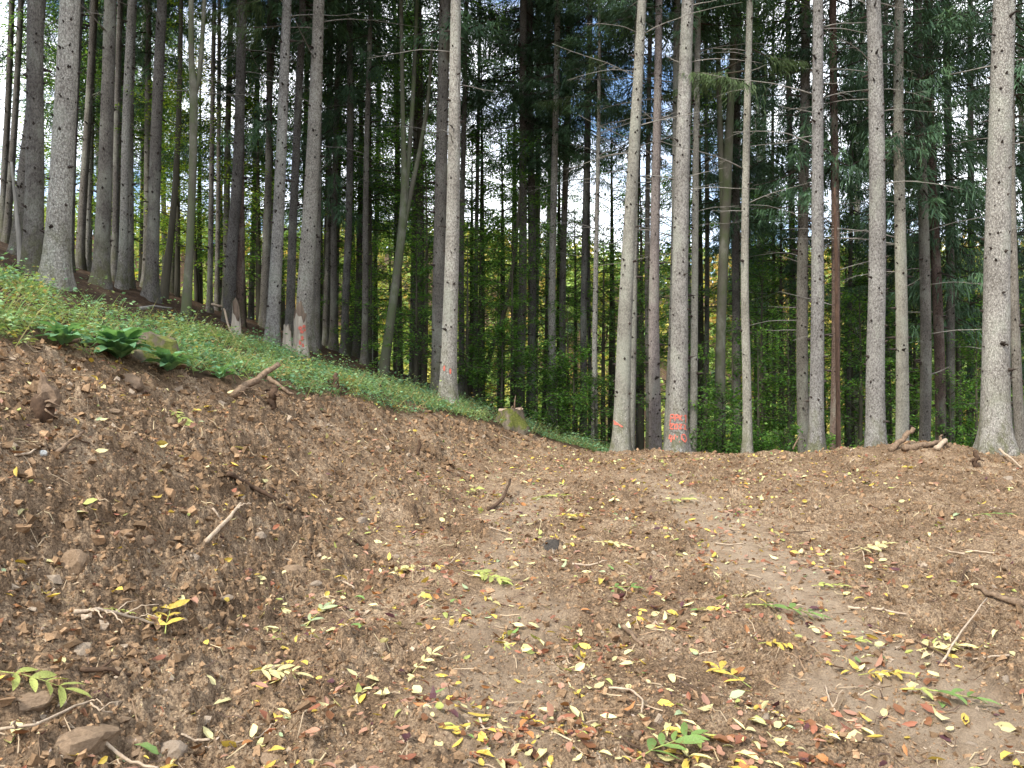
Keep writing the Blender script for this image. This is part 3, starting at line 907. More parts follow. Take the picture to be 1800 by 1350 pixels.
def plant_beech(k, px, d, s=1.0, py=None, dz=0.0):
    p = at_depth(px, 700, d); p.z = hz(p.x, p.y) + dz
    lab, grp = LBE[k]
    t = thing('beech_tree' if k not in (2, 5) else 'beech_bush', lab, 'tree' if k not in (2, 5) else 'bush', p, (0, 0, random.uniform(0, 6.28)), grp)
    CROWD.append((t, lab, px, d))
    for nm, me in zip(('trunk', 'limbs', 'crown'), BEECH[k]):
        obj(nm, me, t, scale=s, kind='stuff' if nm == 'limbs' else None)
    return t


random.seed(21)
BSPOTS = [  # kind, px, depth
    (0, 700, 25), (0, 745, 22), (0, 850, 24), (1, 880, 27), (0, 955, 26), (1, 1010, 27), (0, 1060, 24), (1, 830, 29), (7, 780, 27), (7, 905, 31), (7, 700, 29),
    (2, 650, 23), (2, 730, 21), (2, 820, 22), (2, 1000, 22), (0, 905, 22.5), (1, 1125, 24), (0, 1145, 22), (2, 1240, 20), (2, 1285, 21), (2, 1330, 20.5), (0, 1345, 23),
    (1, 1375, 24), (1, 1350, 30), (0, 1385, 21), (0, 1505, 22), (1, 1500, 26), (0, 1560, 23), (1, 1605, 25), (1, 1680, 22.5), (0, 1665, 20.5), (0, 1715, 21), (1, 1725, 25), (1, 1790, 23), (7, 1690, 31), (7, 1490, 32),
    (3, 310, 25), (0, 345, 27), (4, 350, 30), (3, 225, 29), (0, 430, 28), (3, 455, 25), (0, 480, 25), (3, 560, 30), (0, 590, 27), (0, 270, 27), (3, 390, 32), (0, 630, 30), (3, 660, 31),
    (3, 1260, 28), (4, 1420, 36), (3, 1450, 33), (4, 1060, 37), (3, 970, 38), (4, 830, 38), (3, 760, 38), (6, 1130, 38), (6, 1240, 40), (6, 880, 40), (6, 680, 38), (6, 1560, 36), (6, 1640, 38), (3, 1610, 33), (3, 1750, 33),
    (7, 110, 25), (7, 205, 27), (7, 250, 30), (7, 420, 26), (7, 470, 29), (7, 575, 26), (7, 645, 26), (7, 735, 25), (7, 845, 27), (7, 985, 28), (7, 1075, 28), (7, 1230, 27), (7, 1440, 27), (7, 1600, 28), (6, 300, 34), (6, 500, 36), (6, 150, 33), (3, 120, 27), (3, 60, 29), (6, 1400, 42), (6, 1040, 43), (6, 1780, 38), (7, 620, 33), (7, 1150, 33), (7, 1330, 34)]
for k, px, d in BSPOTS:
    plant_beech(k, px, d, random.uniform(0.85, 1.15))
for px in (1225, 1262, 1300, 1335, 1372, 1455, 1505, 1560, 1695, 1712, 1785, 840, 880, 940, 975, 1010, 1040):
    plant_beech(5, px + random.uniform(-8, 8), (17.9 if px > 1100 else 20.3) + random.uniform(0, 1.5), random.uniform(0.8, 1.3))


def stem_tree(name, label, cat, base, stems, mat, crown=None):
    """base px/py/depth; stems: list of [(px,py,width px), ...] all at about that depth."""
    d = base[2]; p = at_depth(base[0], base[1], d); p.z = hz(p.x, p.y)
    t = thing(name, label, cat, p)
    for si, st in enumerate(stems):
        mb = MB(); pts = []; rad = []
        for i, (px, py, wp) in enumerate(st):
            q = at_depth(px, py, d); q.y += 0.25 * si * (i / max(1, len(st) - 1)); pts.append(q - p); rad.append(wp * d / F_PX / 2)
        if si == 0:
            pts = [Vector((pts[0].x, pts[0].y, -0.5))] + [Vector((pts[0].x, pts[0].y, 0.02))] + pts[1:]; rad = [rad[0] * 1.5, rad[0] * 1.3] + rad[1:]
        else:
            rad = rad[:]
        # smooth
        P = np.array([tuple(q) for q in pts]); tt = np.linspace(0, len(P) - 1, len(P) * 4)
        Q = np.stack([np.interp(tt, np.arange(len(P)), P[:, c]) for c in range(3)], 1); Rr = np.interp(tt, np.arange(len(P)), rad)
        for _ in range(2): Q[1:-1] = 0.25 * Q[:-2] + 0.5 * Q[1:-1] + 0.25 * Q[2:]
        mb.tube([Vector(q) for q in Q], list(Rr), 14)
        obj('trunk' if si == 0 else 'limb', mb.mesh('trunk', mat), t)
    if crown:
        me, loc, s = crown
        obj('crown', me, t, loc, (0, 0, 1.0), s)
    return t


stem_tree('beech_tree', 'smooth grey beech forking into two stems high up on the left slope', 'tree', (327, 556, 17.5),
          [[(327, 556, 14), (333, 450, 13), (339, 300, 13), (341, 160, 14), (336, 110, 10), (336, 0, 9), (340, -250, 6)], [(341, 165, 9), (348, 140, 9), (352, 60, 7), (353, 0, 7), (360, -250, 5)]], M_beech, (BEECH[7][2], (0.3, 0, 5.5), 0.9))
stem_tree('beech_tree', 'leaning grey beech splitting into several upright stems left of the two-dot trunk', 'tree', (673, 646, 20),
          [[(673, 646, 15), (690, 540, 15), (708, 400, 15), (711, 310, 11), (708, 200, 8), (706, 80, 7), (703, -200, 5)],
           [(706, 420, 10), (716, 300, 9), (724, 190, 8), (729, 60, 7), (740, -200, 4)],
           [(704, 430, 10), (722, 330, 9), (738, 250, 8), (750, 170, 7), (756, 60, 5)]], M_beech, (BEECH[7][2], (0.8, 0, 5.2), 1.0))
stem_tree('beech_tree', 'smooth green stained beech forking high, right of the lettered trunk', 'tree', (1264, 760, 19.5),
          [[(1264, 760, 18), (1266, 600, 17), (1272, 450, 17), (1277, 330, 18), (1284, 190, 13), (1290, 60, 10), (1292, -200, 7)], [(1273, 400, 12), (1268, 250, 11), (1267, 150, 9), (1262, -100, 6)]], M_beech, (BEECH[7][2], (0.2, 0, 6.5), 1.0))
stem_tree('beech_tree', 'thin dark tree leaning right above the mossy stump', 'tree', (838, 698, 23), [[(838, 698, 10), (862, 620, 9), (884, 560, 8), (897, 500, 7), (908, 420, 6), (915, 330, 4)]], M_limb, (BEECH[0][2], (1.2, 0, 3.0), 0.8))
stem_tree('beech_tree', 'dark leaning tree behind the knotty grey spruce on the left slope', 'tree', (287, 522, 20), [[(287, 522, 13), (300, 420, 11), (308, 330, 10), (314, 220, 9), (318, 60, 7), (320, -100, 5)]], M_limb, (BEECH[3][2], (0.5, 0, 2.2), 0.8))
stem_tree('peeled_dead_tree', 'thin peeled red brown dead stem between two spruces by the soil heap', 'tree', (1474, 798, 17),
          [[(1474, 798, 8), (1473, 700, 7.5), (1471, 560, 7), (1470, 450, 6), (1468, 380, 5), (1467, 330, 3)]], M_dead_red)
stem_tree('dead_sapling', 'bare grey leaning sapling trunk beside the shaded trunks at upper left', 'tree', (38, 480, 14.5),
          [[(38, 480, 10), (34, 420, 9), (27, 350, 6), (20, 285, 4)]], M_twig)

# ------------------------------------------------------------------ far side of the valley
def far_wood():
    rng = np.random.default_rng(77)
    n = 900
    th = np.radians(rng.uniform(-44, 44, n)); R = 100 + 240 * rng.random(n) ** 0.8
    x = R * np.sin(th); y = R * np.cos(th); g = height(x, y)
    pal = np.array([(0.20, 0.28, 0.06), (0.30, 0.33, 0.08), (0.42, 0.37, 0.09), (0.12, 0.21, 0.06), (0.40, 0.28, 0.08), (0.06, 0.10, 0.05), (0.26, 0.36, 0.10)])
    ci = rng.choice(7, n, p=[.2, .2, .15, .15, .1, .08, .12])
    m = 150
    u = norm3(rng.normal(0, 1, (n, m, 3))); rad = rng.uniform(0.55, 1.0, (n, m, 1)) ** 0.5
    sx = rng.uniform(3.0, 5.5, (n, 1)); sz = rng.uniform(4.5, 8, (n, 1))
    P = u * rad; lump = 1 + 0.25 * np.sin(u[..., 0] * 5 + n) * np.cos(u[..., 2] * 6)
    P = P * lump[..., None]
    o = np.stack([x[:, None] + P[..., 0] * sx, y[:, None] + P[..., 1] * sx, g[:, None] + sz * 1.05 + P[..., 2] * sz], -1).reshape(-1, 3)
    N_ = n * m
    d = rng.normal(0, 1, (N_, 3)); nr = u.reshape(-1, 3) + rng.normal(0, 0.5, (N_, 3)) + np.array([0, 0, 0.4])
    Ls = rng.uniform(0.8, 1.7, N_)
    v, f = rhombs(o, d - nr * (np.sum(d * nr, 1) / np.sum(nr * nr, 1))[:, None] + 1e-3, nr, Ls, Ls * 0.8, Ls * 0.1)
    c = np.repeat(np.repeat(pal[ci], m, 0) * rng.uniform(0.65, 1.35, (N_, 1)), 4, 0)
    o_ = obj('far_wood', mesh_np('far_wood', v, f, False, c, [M_far]), kind='stuff')
    tag(o_, 'sunlit green and yellow wood on the far side of the valley', 'wood')


far_wood()

# ------------------------------------------------------------------ paint marks on trunks
def paint_on(key, name, strokes, wid, label=None):
    """strokes: polylines of (u, z): u across the trunk as seen from the clearing (-1..1), z height above the foot."""
    t, tr, p = TRUNK_AT[key]
    face = math.atan2(-p.y, -p.x)
    mb = MB()
    for st in strokes:
        q = []
        for (u, z) in st:
            q.append((math.asin(max(-.97, min(.97, u))), z))
        R0 = float(tr.r(q[0][1]))
        P = np.array(q); tt = np.linspace(0, len(P) - 1, max(2, (len(P) - 1) * 4 + 1))
        A = np.interp(tt, np.arange(len(P)), P[:, 0]); Z = np.interp(tt, np.arange(len(P)), P[:, 1])
        ds = np.gradient(A * R0); dzz = np.gradient(Z); ln = np.hypot(ds, dzz) + 1e-6
        ox, oz = -dzz / ln, ds / ln
        vs = []; fs = []
        for i in range(len(A)):
            w_ = wid * random.uniform(0.35, 0.62)
            for sgn in (-1, 1):
                a = A[i] + sgn * ox[i] * w_ / R0; z = Z[i] + sgn * oz[i] * w_
                c = tr.c(z); R = float(tr.r(z)) * 1.03 + 0.006
                ang = face + a
                vs.append((c[0] + math.cos(ang) * R, c[1] + math.sin(ang) * R, z))
        for i in range(len(A) - 1):
            fs.append((2 * i, 2 * i + 2, 2 * i + 3, 2 * i + 1))
        mb.add(vs, fs)
    o = obj(name, mb.mesh(name, M_paint, False), t)
    if label: o['label'] = label
    return o


def zpix(key, py):
    t, tr, p = TRUNK_AT[key]
    return at_depth(key, py, p.y).z - p.z


K = 1190
za, zb_, zc_, zd, ze, zf = [zpix(K, q) for q in (729, 739, 745, 753, 763, 776)]
h1, h2, h3 = za - zb_, zc_ - zd, ze - zf
paint_on(K, 'paint_writing', [
    [(-.72, zb_ - .12), (-.70, za)], [(-.72, za), (-.42, za + .01), (-.38, za - h1 * .5), (-.66, za - h1 * .55)],
    [(-.28, zb_), (-.26, za)], [(-.28, za), (.0, za), (.02, za - h1 * .5), (-.24, za - h1 * .5)],
    [(.14, zb_ + .01), (.16, za)], [(.40, za), (.18, za - h1 * .5), (.42, zb_)], [(.58, za - h1 * .2), (.74, za), (.72, zb_ - .05)]], 0.026, 'upper row of orange spray writing')
paint_on(K, 'paint_writing', [
    [(-.72, zc_), (-.40, zc_ + .01), (-.70, zd), (-.38, zd)], [(-.26, zc_), (-.02, zc_), (.0, zd), (-.26, zd), (-.27, zc_)],
    [(.10, zc_), (.38, zc_), (.14, zd), (.40, zd + .01)], [(.52, zc_ - .01), (.72, zc_ - h2 * .5), (.56, zd), (.78, zd - .02)]], 0.028, 'middle row of orange spray writing')
paint_on(K, 'paint_writing', [
    [(-.62, ze), (-.70, zf + h3 * .45), (-.40, zf + h3 * .45)], [(-.46, ze - .02), (-.50, zf)],
    [(-.22, ze), (-.30, zf + h3 * .4), (.02, zf + h3 * .4)], [(-.04, ze - .03), (-.08, zf)], [(.14, zf + .02), (.12, zf - .06)],
    [(.34, zf + h3 * .3), (.36, ze), (.62, ze), (.74, zf + h3 * .4), (.62, zf), (.46, zf + h3 * .25), (.36, zf + h3 * .6)]], 0.028, 'lower row of orange spray writing')
K = 1091
paint_on(K, 'paint_slash', [[(-.9, zpix(K, 739)), (-.45, zpix(K, 744)), (.1, zpix(K, 750))], [(-.85, zpix(K, 744)), (-.4, zpix(K, 746))]], 0.03, 'orange paint slash')
K = 787
for u, py in ((-.5, 648), (.18, 653)):
    zq = zpix(K, py)
    paint_on(K, 'paint_dot', [[(u - .12, zq), (u + .12, zq)], [(u - .08, zq + .03), (u + .09, zq + .035)], [(u - .06, zq - .03), (u + .1, zq - .04)]], 0.04)

# ------------------------------------------------------------------ stumps and snags
def jag_shell(rad, heights, thick, name, mat_out, mat_in, parent, loc=(0, 0, 0), squash=1.0, flare=0.5):
    n = len(heights); lv = 7
    vo = []; 
    for l_ in range(lv):
        for k in range(n):
            t = 2 * math.pi * k / n; z = -0.35 + (heights[k] + 0.35) * l_ / (lv - 1)
            r = rad * (1 + flare * math.exp(-max(z, 0) / 0.25)) * (1 - 0.12 * l_ / lv) * random.uniform(0.93, 1.06)
            vo.append((math.cos(t) * r, math.sin(t) * r * squash, z))
    fo = [(l_ * n + k, l_ * n + (k + 1) % n, (l_ + 1) * n + (k + 1) % n, (l_ + 1) * n + k) for l_ in range(lv - 1) for k in range(n)]
    mb = MB(); mb.add(vo, fo)
    o = obj(name, mb.mesh(name, mat_out, False), parent, loc)
    vi = []
    for l_ in range(3):
        for k in range(n):
            t = 2 * math.pi * k / n
            z = heights[k] - 0.0 if l_ == 0 else (heights[k] * (0.75 if l_ == 1 else 0.45))
            r = rad * 0.88 * (1 - thick * l_ * 0.5) * (1.0 if l_ else 1.0)
            vi.append((math.cos(t) * r, math.sin(t) * r * squash, z))
    fi = [(l_ * n + k, (l_ + 1) * n + k, (l_ + 1) * n + (k + 1) % n, l_ * n + (k + 1) % n) for l_ in range(2) for k in range(n)]
    fi.append(tuple(range(2 * n, 3 * n)))
    mb = MB(); mb.add(vi, fi)
    obj('broken_wood', mb.mesh('broken_wood', mat_in, False), o if parent else None, (0, 0, 0))
    return o


random.seed(4)
p = at_depth(522, 610, 17.2); p.z = hz(p.x, p.y)
t = thing('broken_snag', 'pale splintered snag with a red paint cross before the tall pale spruce', 'snag', p)
hh = [1.0 + 0.18 * math.cos(2 * math.pi * k / 22 - 1.9) + random.uniform(-.16, .12) for k in range(22)]
jag_shell(0.155, hh, 0.3, 'tall_shell', M_snag, M_snag_in, t, (0.06, 0.05, 0))
hh = [0.62 + random.uniform(-.10, .12) for k in range(12)]
jag_shell(0.085, hh, 0.3, 'side_shell', M_snag, M_snag_in, t, (-0.20, -0.06, 0), flare=1.0)
mb = MB()
for (x, z, r_) in [(0.10, 0.62, .045), (0.17, 0.66, .04), (0.13, 0.54, .04), (0.18, 0.58, .03), (0.14, 0.40, .03), (0.10, 0.30, .028), (0.15, 0.22, .03)]:
    ang = math.asin(max(-1, min(1, (x - 0.06) / 0.16)))
    vs = [(0.06 + math.sin(ang + dx / 0.16) * 0.172, 0.05 - math.cos(ang + dx / 0.16) * 0.172, z + dz) for dx, dz in [(math.cos(q) * r_, math.sin(q) * r_ * (1.0 if z > .5 else 2.2)) for q in np.linspace(0, 5.5, 8)]]
    mb.add(vs, [tuple(range(8))])
o = obj('paint_cross', mb.mesh('paint_cross', M_paint, False), t, kind='stuff'); o['label'] = 'red paint cross running down the wood'

p = at_depth(415, 588, 16.5); p.z = hz(p.x, p.y)
t = thing('small_snag', 'small grey pointed snag in front of the close dark pair of trunks', 'snag', p)
hh = [0.62 + 0.25 * math.cos(2 * math.pi * k / 12 - 2.4) + random.uniform(-.08, .08) for k in range(12)]
jag_shell(0.085, hh, 0.3, 'shell', M_snag, M_snag_in, t, flare=0.6)


def cut_stump(label, px, py, d, rad, h, tilt, mat, splinters=True, face=None):
    p = at_depth(px, py, d); p.z = hz(p.x, p.y)
    t = thing('mossy_stump', label, 'stump', p)
    n = 28; lv = 9; vs = []
    for l_ in range(lv):
        for k in range(n):
            a = 2 * math.pi * k / n; zt = h + tilt * math.cos(a) * rad + 0.025 * math.sin(a * 3)
            z = -0.25 + (zt + 0.25) * l_ / (lv - 1)
            r = rad * (1 + 0.75 * math.exp(-max(z, 0) / 0.17) * (0.6 + 0.4 * math.cos(4 * a + 1))) * (1 + 0.06 * math.sin(7 * a + l_ * .3) + random.uniform(-.03, .03))
            vs.append((math.cos(a) * r, math.sin(a) * r, z))
    fs = [(l_ * n + k, l_ * n + (k + 1) % n, (l_ + 1) * n + (k + 1) % n, (l_ + 1) * n + k) for l_ in range(lv - 1) for k in range(n)]
    mb = MB(); mb.add(vs, fs); obj('bark', mb.mesh('bark', mat, True), t)
    top = [Vector(v) for v in vs[-n:]]
    c = sum(top, Vector()) / n
    mb = MB(); mb.add([tuple(v * 0.995 + Vector((0, 0, 0.003))) for v in top] + [tuple(c + Vector((0, 0, .01)))], [(k, (k + 1) % n, n) for k in range(n)])
    obj('cut_face', mb.mesh('cut_face', face or M_cut, False), t)
    if splinters:
        for (x, hh_) in ((rad * 0.35, 0.30), (rad * 0.1, 0.08), (rad * .9, .06)):
            mb = MB(); mb.tube([(x, -rad * .3, h - .03), (x + .01, -rad * .3, h + hh_ * .6), (x + .03, -rad * .3, h + hh_)], [0.025, 0.014, 0.004], 5)
            obj('splinter', mb.mesh('splinter', M_stick), t)


cut_stump('low mossy cut stump in the green undergrowth at the top of the bank', 897, 762, 16.7, 0.25, 0.38, 0.05, M_moss)
cut_stump('rotten mossy stump half hidden behind the largest broad leaved plant', 272, 625, 8.6, 0.20, 0.30, -0.35, M_moss, False, M_moss)

# ------------------------------------------------------------------ undergrowth on the slope
def scatter(n, xr, yr, rng):
    return rng.uniform(xr[0], xr[1], n), rng.uniform(yr[0], yr[1], n)


def undergrowth():
    rng = np.random.default_rng(31)
    x, y = scatter(78000, (-16, 9), (2.5, 27), rng)
    g, soil = macro(x, y)
    H = 0.42 + 0.03 * y - 0.35 * x
    toe = np.interp(y, TOE_Y, TOE_X)
    edge = np.abs(0.42 + 0.03 * y - 0.35 * x - g)
    # dense by the bank's edge, thinning into the shade
    xt = (0.42 + 0.03 * y - (0.45 * ss(4, 14, y) + 0.8 * toe)) / (0.35 - 0.8)      # x of the bank's top edge
    away = xt - x
    dn = ss(6.0, 2.2, away + 1.2 * fbm(x, y, 1.5, 2, 91)) * ss(23, 18, y)
    dn = np.where(y > 16.2, 0.75 * ss(24, 18, y) * ss(4.4, 2.0, np.abs(x - 0.5 - 0.3 * (y - 17))), dn)
    dn = dn * (0.22 + 1.0 * ss(-0.25, 0.3, fbm(x, y, 0.8, 3, 95)))
    keep = (soil < 0.85) & (rng.random(len(x)) < dn * ss(0.95, 0.10, soil + 0.5 * fbm(x, y, 0.4, 2, 93)))
    for (qx, qy) in ((210, 636), (112, 618), (296, 658), (388, 672)):
        q = hit(qx, qy)
        if q is not None: keep &= np.hypot(x - q.x, y - q.y) > 0.30
    x = x[keep]; y = y[keep]
    z = height(x, y)
    n = len(x)
    ph = (rng.uniform(0.04, 0.26, n) + 0.25 * (rng.random(n) < 0.05)) * (0.55 + 0.7 * ss(-0.4, 0.4, fbm(x, y, 0.7, 2, 97)))
    m = 8
    a = rng.uniform(0, 6.28, (n, m)); up = rng.uniform(0.25, 1.0, (n, m)) * ph[:, None]
    rr = rng.uniform(0.01, 0.10, (n, m))
    o = np.stack([x[:, None] + np.cos(a) * rr, y[:, None] + np.sin(a) * rr, z[:, None] + up], -1).reshape(-1, 3)
    d = np.stack([np.cos(a), np.sin(a), rng.uniform(-0.5, 0.35, (n, m))], -1).reshape(-1, 3)
    Ls = rng.uniform(0.03, 0.075, n * m)
    v, f = rhombs(o, d, np.array([0, 0, 1.0]) + rng.normal(0, 0.55, (n * m, 3)), Ls, Ls * rng.uniform(0.4, 0.75, n * m), Ls * 0.1)
    pal = np.array([(0.095, 0.20, 0.10), (0.16, 0.30, 0.16), (0.21, 0.33, 0.15), (0.27, 0.33, 0.12), (0.38, 0.29, 0.10)])
    zone = fbm(x, y, 1.2, 3, 99)
    pi = np.clip((zone * 3.0 + 1.7 + rng.normal(0, 0.7, n)).astype(int), 0, 3)
    pi = np.where(rng.random(n) < 0.05, 4, pi)
    c = np.repeat(np.repeat(pal[pi], m, 0) * rng.uniform(0.6, 1.35, (n * m, 1)), 4, 0)
    # grass blades and thin stems between the herbs
    gi = rng.integers(0, n, 14000); ga = rng.uniform(0, 6.28, 14000)
    go = np.stack([x[gi] + rng.normal(0, .06, 14000), y[gi] + rng.normal(0, .06, 14000), z[gi]], -1)
    gd = np.stack([np.cos(ga) * .5, np.sin(ga) * .5, np.full(14000, 1.0)], -1)
    gv, gf = strips(go, gd, np.stack([np.sin(ga), -np.cos(ga), np.full(14000, .2)], -1), rng.uniform(0.10, 0.38, 14000), rng.uniform(0.005, 0.012, 14000), rng.uniform(0, 1.2, 14000), rng)
    gp = np.array([(0.15, 0.26, 0.09), (0.24, 0.30, 0.10), (0.36, 0.32, 0.14), (0.25, 0.17, 0.09)])
    gc = np.repeat(gp[rng.choice(4, 14000, p=[.4, .3, .2, .1])] * rng.uniform(0.7, 1.3, (14000, 1)), 5, 0)
    f = np.concatenate([f, gf + len(v)]); v = np.concatenate([v, gv]); c = np.concatenate([c, gc])
    o_ = obj('undergrowth', mesh_np('undergrowth', v, f, False, c, [M_herb]), kind='stuff')
    tag(o_, 'low green herbs and brambles covering the slope above the bank', 'undergrowth')


undergrowth()


def big_leaf_mesh(seed, L_, W_):
    r = random.Random(seed); n = 8; vs = []; fs = []
    for i in range(n):
        u = i / (n - 1)
        hw = W_ * 0.5 * (math.sin(math.pi * min(1, u * 0.97 + 0.03)) ** 0.75) * (1.1 - 0.3 * u) if 0 < i < n - 1 else (0.006 if i == 0 else 0.001)
        z = L_ * (0.75 * u - 0.85 * u * u) + r.uniform(-.004, .004); x = L_ * u
        wv = 0.012 * math.sin(u * 14 + seed)
        vs += [(x, -hw, z + hw * 0.25 + wv), (x, -hw * .5, z + hw * .13), (x, 0, z - hw * 0.05), (x, hw * .5, z + hw * .13), (x, hw, z + hw * 0.25 - wv)]
    for i in range(n - 1):
        for k in range(4):
            fs.append((i * 5 + k, (i + 1) * 5 + k, (i + 1) * 5 + k + 1, i * 5 + k + 1))
    mb = MB(); mb.add(vs, fs)
    return mb.mesh('leaf', M_bigleaf)


BIGL = [big_leaf_mesh(i, 0.29, 0.145) for i in range(4)]
for (px, py, s, nl, lab) in [(210, 636, 1.3, 34, 'largest broad leaved green plant on the edge of the bank'),
                             (112, 618, 0.9, 18, 'broad leaved green plant left of the largest one on the bank edge'),
                             (296, 658, 0.95, 18, 'broad leaved green plant just right of the largest one'),
                             (388, 672, 0.7, 10, 'smallest broad leaved green plant, nearest the propped branch')]:
    p = hit(px, py) or at_depth(px, py, 7.5)
    p.z = hz(p.x, p.y) - 0.03
    p.z += 0.05
    t = thing('broad_leaved_plant', lab, 'plant', p)
    for k in range(nl):
        r = random.Random(k * 7 + px)
        a = k * 2.4 + r.uniform(-.3, .3); el_ = 0.18 + 0.8 * (k / nl) + r.uniform(-.1, .1)
        obj('leaf', BIGL[k % 4], t, (0.02 * math.cos(a), 0.02 * math.sin(a), 0.02 + 0.05 * k / nl), (r.uniform(-.3, .3), -el_, a), s * r.uniform(0.75, 1.1))

# ------------------------------------------------------------------ sticks, roots and branches on the soil
def rpath(pts, wob, seed, n=4):
    r = np.random.default_rng(seed); P = np.array([tuple(q) for q in pts]); tt = np.linspace(0, len(P) - 1, (len(P) - 1) * n + 1)
    Q = np.stack([np.interp(tt, np.arange(len(P)), P[:, c]) for c in range(3)], 1)
    Q[1:-1] += r.normal(0, wob, Q[1:-1].shape)
    return Q


def stick(name, label, cat, path, wpx, mat, lift=0.02, branches=(), seed=1, prop=None, group=None):
    """path: pixels of the stick lying on the ground; prop: heights added along the path."""
    P = []
    for i, (px, py) in enumerate(path):
        q = hit(px, py)
        if q is None: q = at_depth(px, py, 16.2)
        q.z = hz(q.x, q.y) + lift + (prop[i] if prop else 0)
        P.append(q)
    return stick3(name, label, cat, P, wpx * P[0].y / F_PX / 2, mat, branches, seed, group)


def stick3(name, label, cat, P, rad, mat, branches=(), seed=1, group=None):
    base = P[0].copy()
    Q = rpath([q - base for q in P], rad * 0.28, seed)
    n = len(Q)
    r = random.Random(seed)
    sq = [r.uniform(0.86, 1.14) for _ in range(37)]
    mb = MB(); mb.tube([Vector(q) for q in Q], [rad * (1.12 - 0.5 * i / n) for i in range(n)], 8, True, sq)
    me = mb.mesh(name, mat)
    if not branches:
        o = obj(name, me, None, base); return tag(o, label, cat, group)
    t = thing(name, label, cat, base, group=group)
    obj('main_stem', me, t)
    for (u, dx, dy, dz, rr) in branches:
        i = min(n - 2, int(u * (n - 1))); b = Vector(Q[i]); e = b + Vector((dx, dy, dz))
        B = rpath([b, (b + e) / 2 + Vector((0, 0, 0.02)), e], rr * 0.6, seed + int(u * 100))
        mb = MB(); mb.tube([Vector(q) for q in B], [rr * (1 - 0.6 * k / len(B)) for k in range(len(B))], 6)
        obj('side_branch', mb.mesh('side_branch', mat), t)
    return t


def upright(px0, py0, px1, py1, dd=0.0):
    a = hit(px0, py0) or at_depth(px0, py0, 16.2)
    a.z -= 0.03
    return [a, at_depth((px0 + px1) / 2, (py0 + py1) / 2, a.y + dd / 2), at_depth(px1, py1, a.y + dd)]


stick3('propped_branch', 'thick broken branch propped up from the edge of the bank', 'branch', upright(405, 694, 490, 640, 0.5), 0.045, M_stick, [(0.82, 0.02, -0.03, -0.12, 0.008), (0.3, 0.25, 0.1, -0.06, 0.012), (0.15, 0.16, -0.15, -0.04, 0.008)], 3)
stick('broken_branch', 'pale broken branch lying behind the dark root stub on the bank edge', 'branch', [(472, 668), (500, 690), (516, 700)], 7, M_stick, 0.03, (), 5)
stick3('root_stub', 'dark knotted root stub right below the propped branch', 'root', upright(474, 712, 483, 678), 0.05, M_stick_dark, [(0.7, -0.08, -0.02, 0.03, 0.02), (0.5, 0.1, -0.05, 0.02, 0.02)], 6)
stick3('root_stub', 'dark twisted root stub standing before the undergrowth right of the propped branch', 'root', upright(590, 690, 592, 656), 0.05, M_stick_dark, [(0.6, -0.09, 0, 0.07, 0.02), (0.4, 0.12, 0, -0.05, 0.018)], 7)
stick3('root_stub', 'small dark upright stub at the foot of the bank near the bench', 'root', upright(735, 800, 738, 772), 0.03, M_stick_dark, [(0.4, 0.05, 0, 0.05, 0.012)], 8)
stick('curved_stick', 'dark curved stick sticking up in the middle of the bare soil', 'stick', [(858, 899), (868, 897), (885, 888), (897, 866)], 7, M_stick_dark, 0.03, (), 9, [0, 0.0, 0.05, 0.15])
stick('pale_stick', 'long pale barkless stick lying on the lower bank', 'stick', [(363, 961), (385, 935), (412, 908), (430, 880)], 8, M_stick_pale, 0.03, [(0.75, 0.10, 0.06, 0.03, 0.010)], 10)
stick('half_buried_root', 'dark half buried root above the long pale stick', 'root', [(400, 836), (440, 858), (485, 878), (512, 900)], 9, M_stick_dark, 0.01, (), 11)
stick('short_stick', 'short pale stick beside the white crusted stone on the bank', 'stick', [(98, 806), (120, 786), (148, 768)], 7, M_stick, 0.03, [(0.6, 0.06, 0.02, 0.03, 0.006)], 12)
stick('bark_stick', 'stout brown stick entering from the right edge on the bare soil', 'stick', [(1800, 1076), (1760, 1058), (1712, 1040)], 12, M_stick, 0.03, (), 13)
stick('thin_twig', 'thin grey twig leaning out of the soil near the stout brown stick', 'twig', [(1655, 1172), (1690, 1130), (1735, 1078)], 4, M_stick_pale, 0.02, [(0.9, 0.04, -0.02, -0.05, 0.003)], 14, [0, 0.04, 0.09])
stick3('upright_stick', 'broken stick standing up slantwise on the soil heap', 'stick', upright(1566, 792, 1606, 752, 0.0), 0.055, M_stick, [(0.5, 0.09, 0, 0.04, 0.015)], 15)
stick('lying_branch', 'thick branch lying along the top of the soil heap', 'branch', [(1588, 796), (1612, 790), (1640, 786), (1655, 781)], 11, M_stick, 0.06, [(0.95, 0.02, 0, 0.12, 0.03)], 16)
stick('pale_broken_branch', 'short pale broken branch end right of the lying branch on the heap', 'branch', [(1646, 792), (1660, 782), (1674, 774)], 9, M_stick_pale, 0.04, (), 17, [0, 0.03, 0.1])
stick3('root_stub', 'dark stub standing at the foot of the very stout right spruce', 'root', upright(1716, 820, 1714, 792), 0.045, M_stick_dark, [(0.4, -0.12, -0.05, -0.03, 0.02), (0.4, 0.12, -0.05, -0.02, 0.02)], 18)
stick('white_twig', 'pale twig by the foot of the very stout right spruce', 'twig', [(1757, 806), (1775, 815), (1796, 828)], 4, M_stick_pale, 0.05, (), 19, [0.1, 0.05, 0])
stick3('small_stick', 'small crooked stick on the crest left of the soil heap', 'stick', upright(1394, 787, 1405, 768), 0.018, M_stick, [(0.5, 0.05, 0, 0.04, 0.008)], 20)
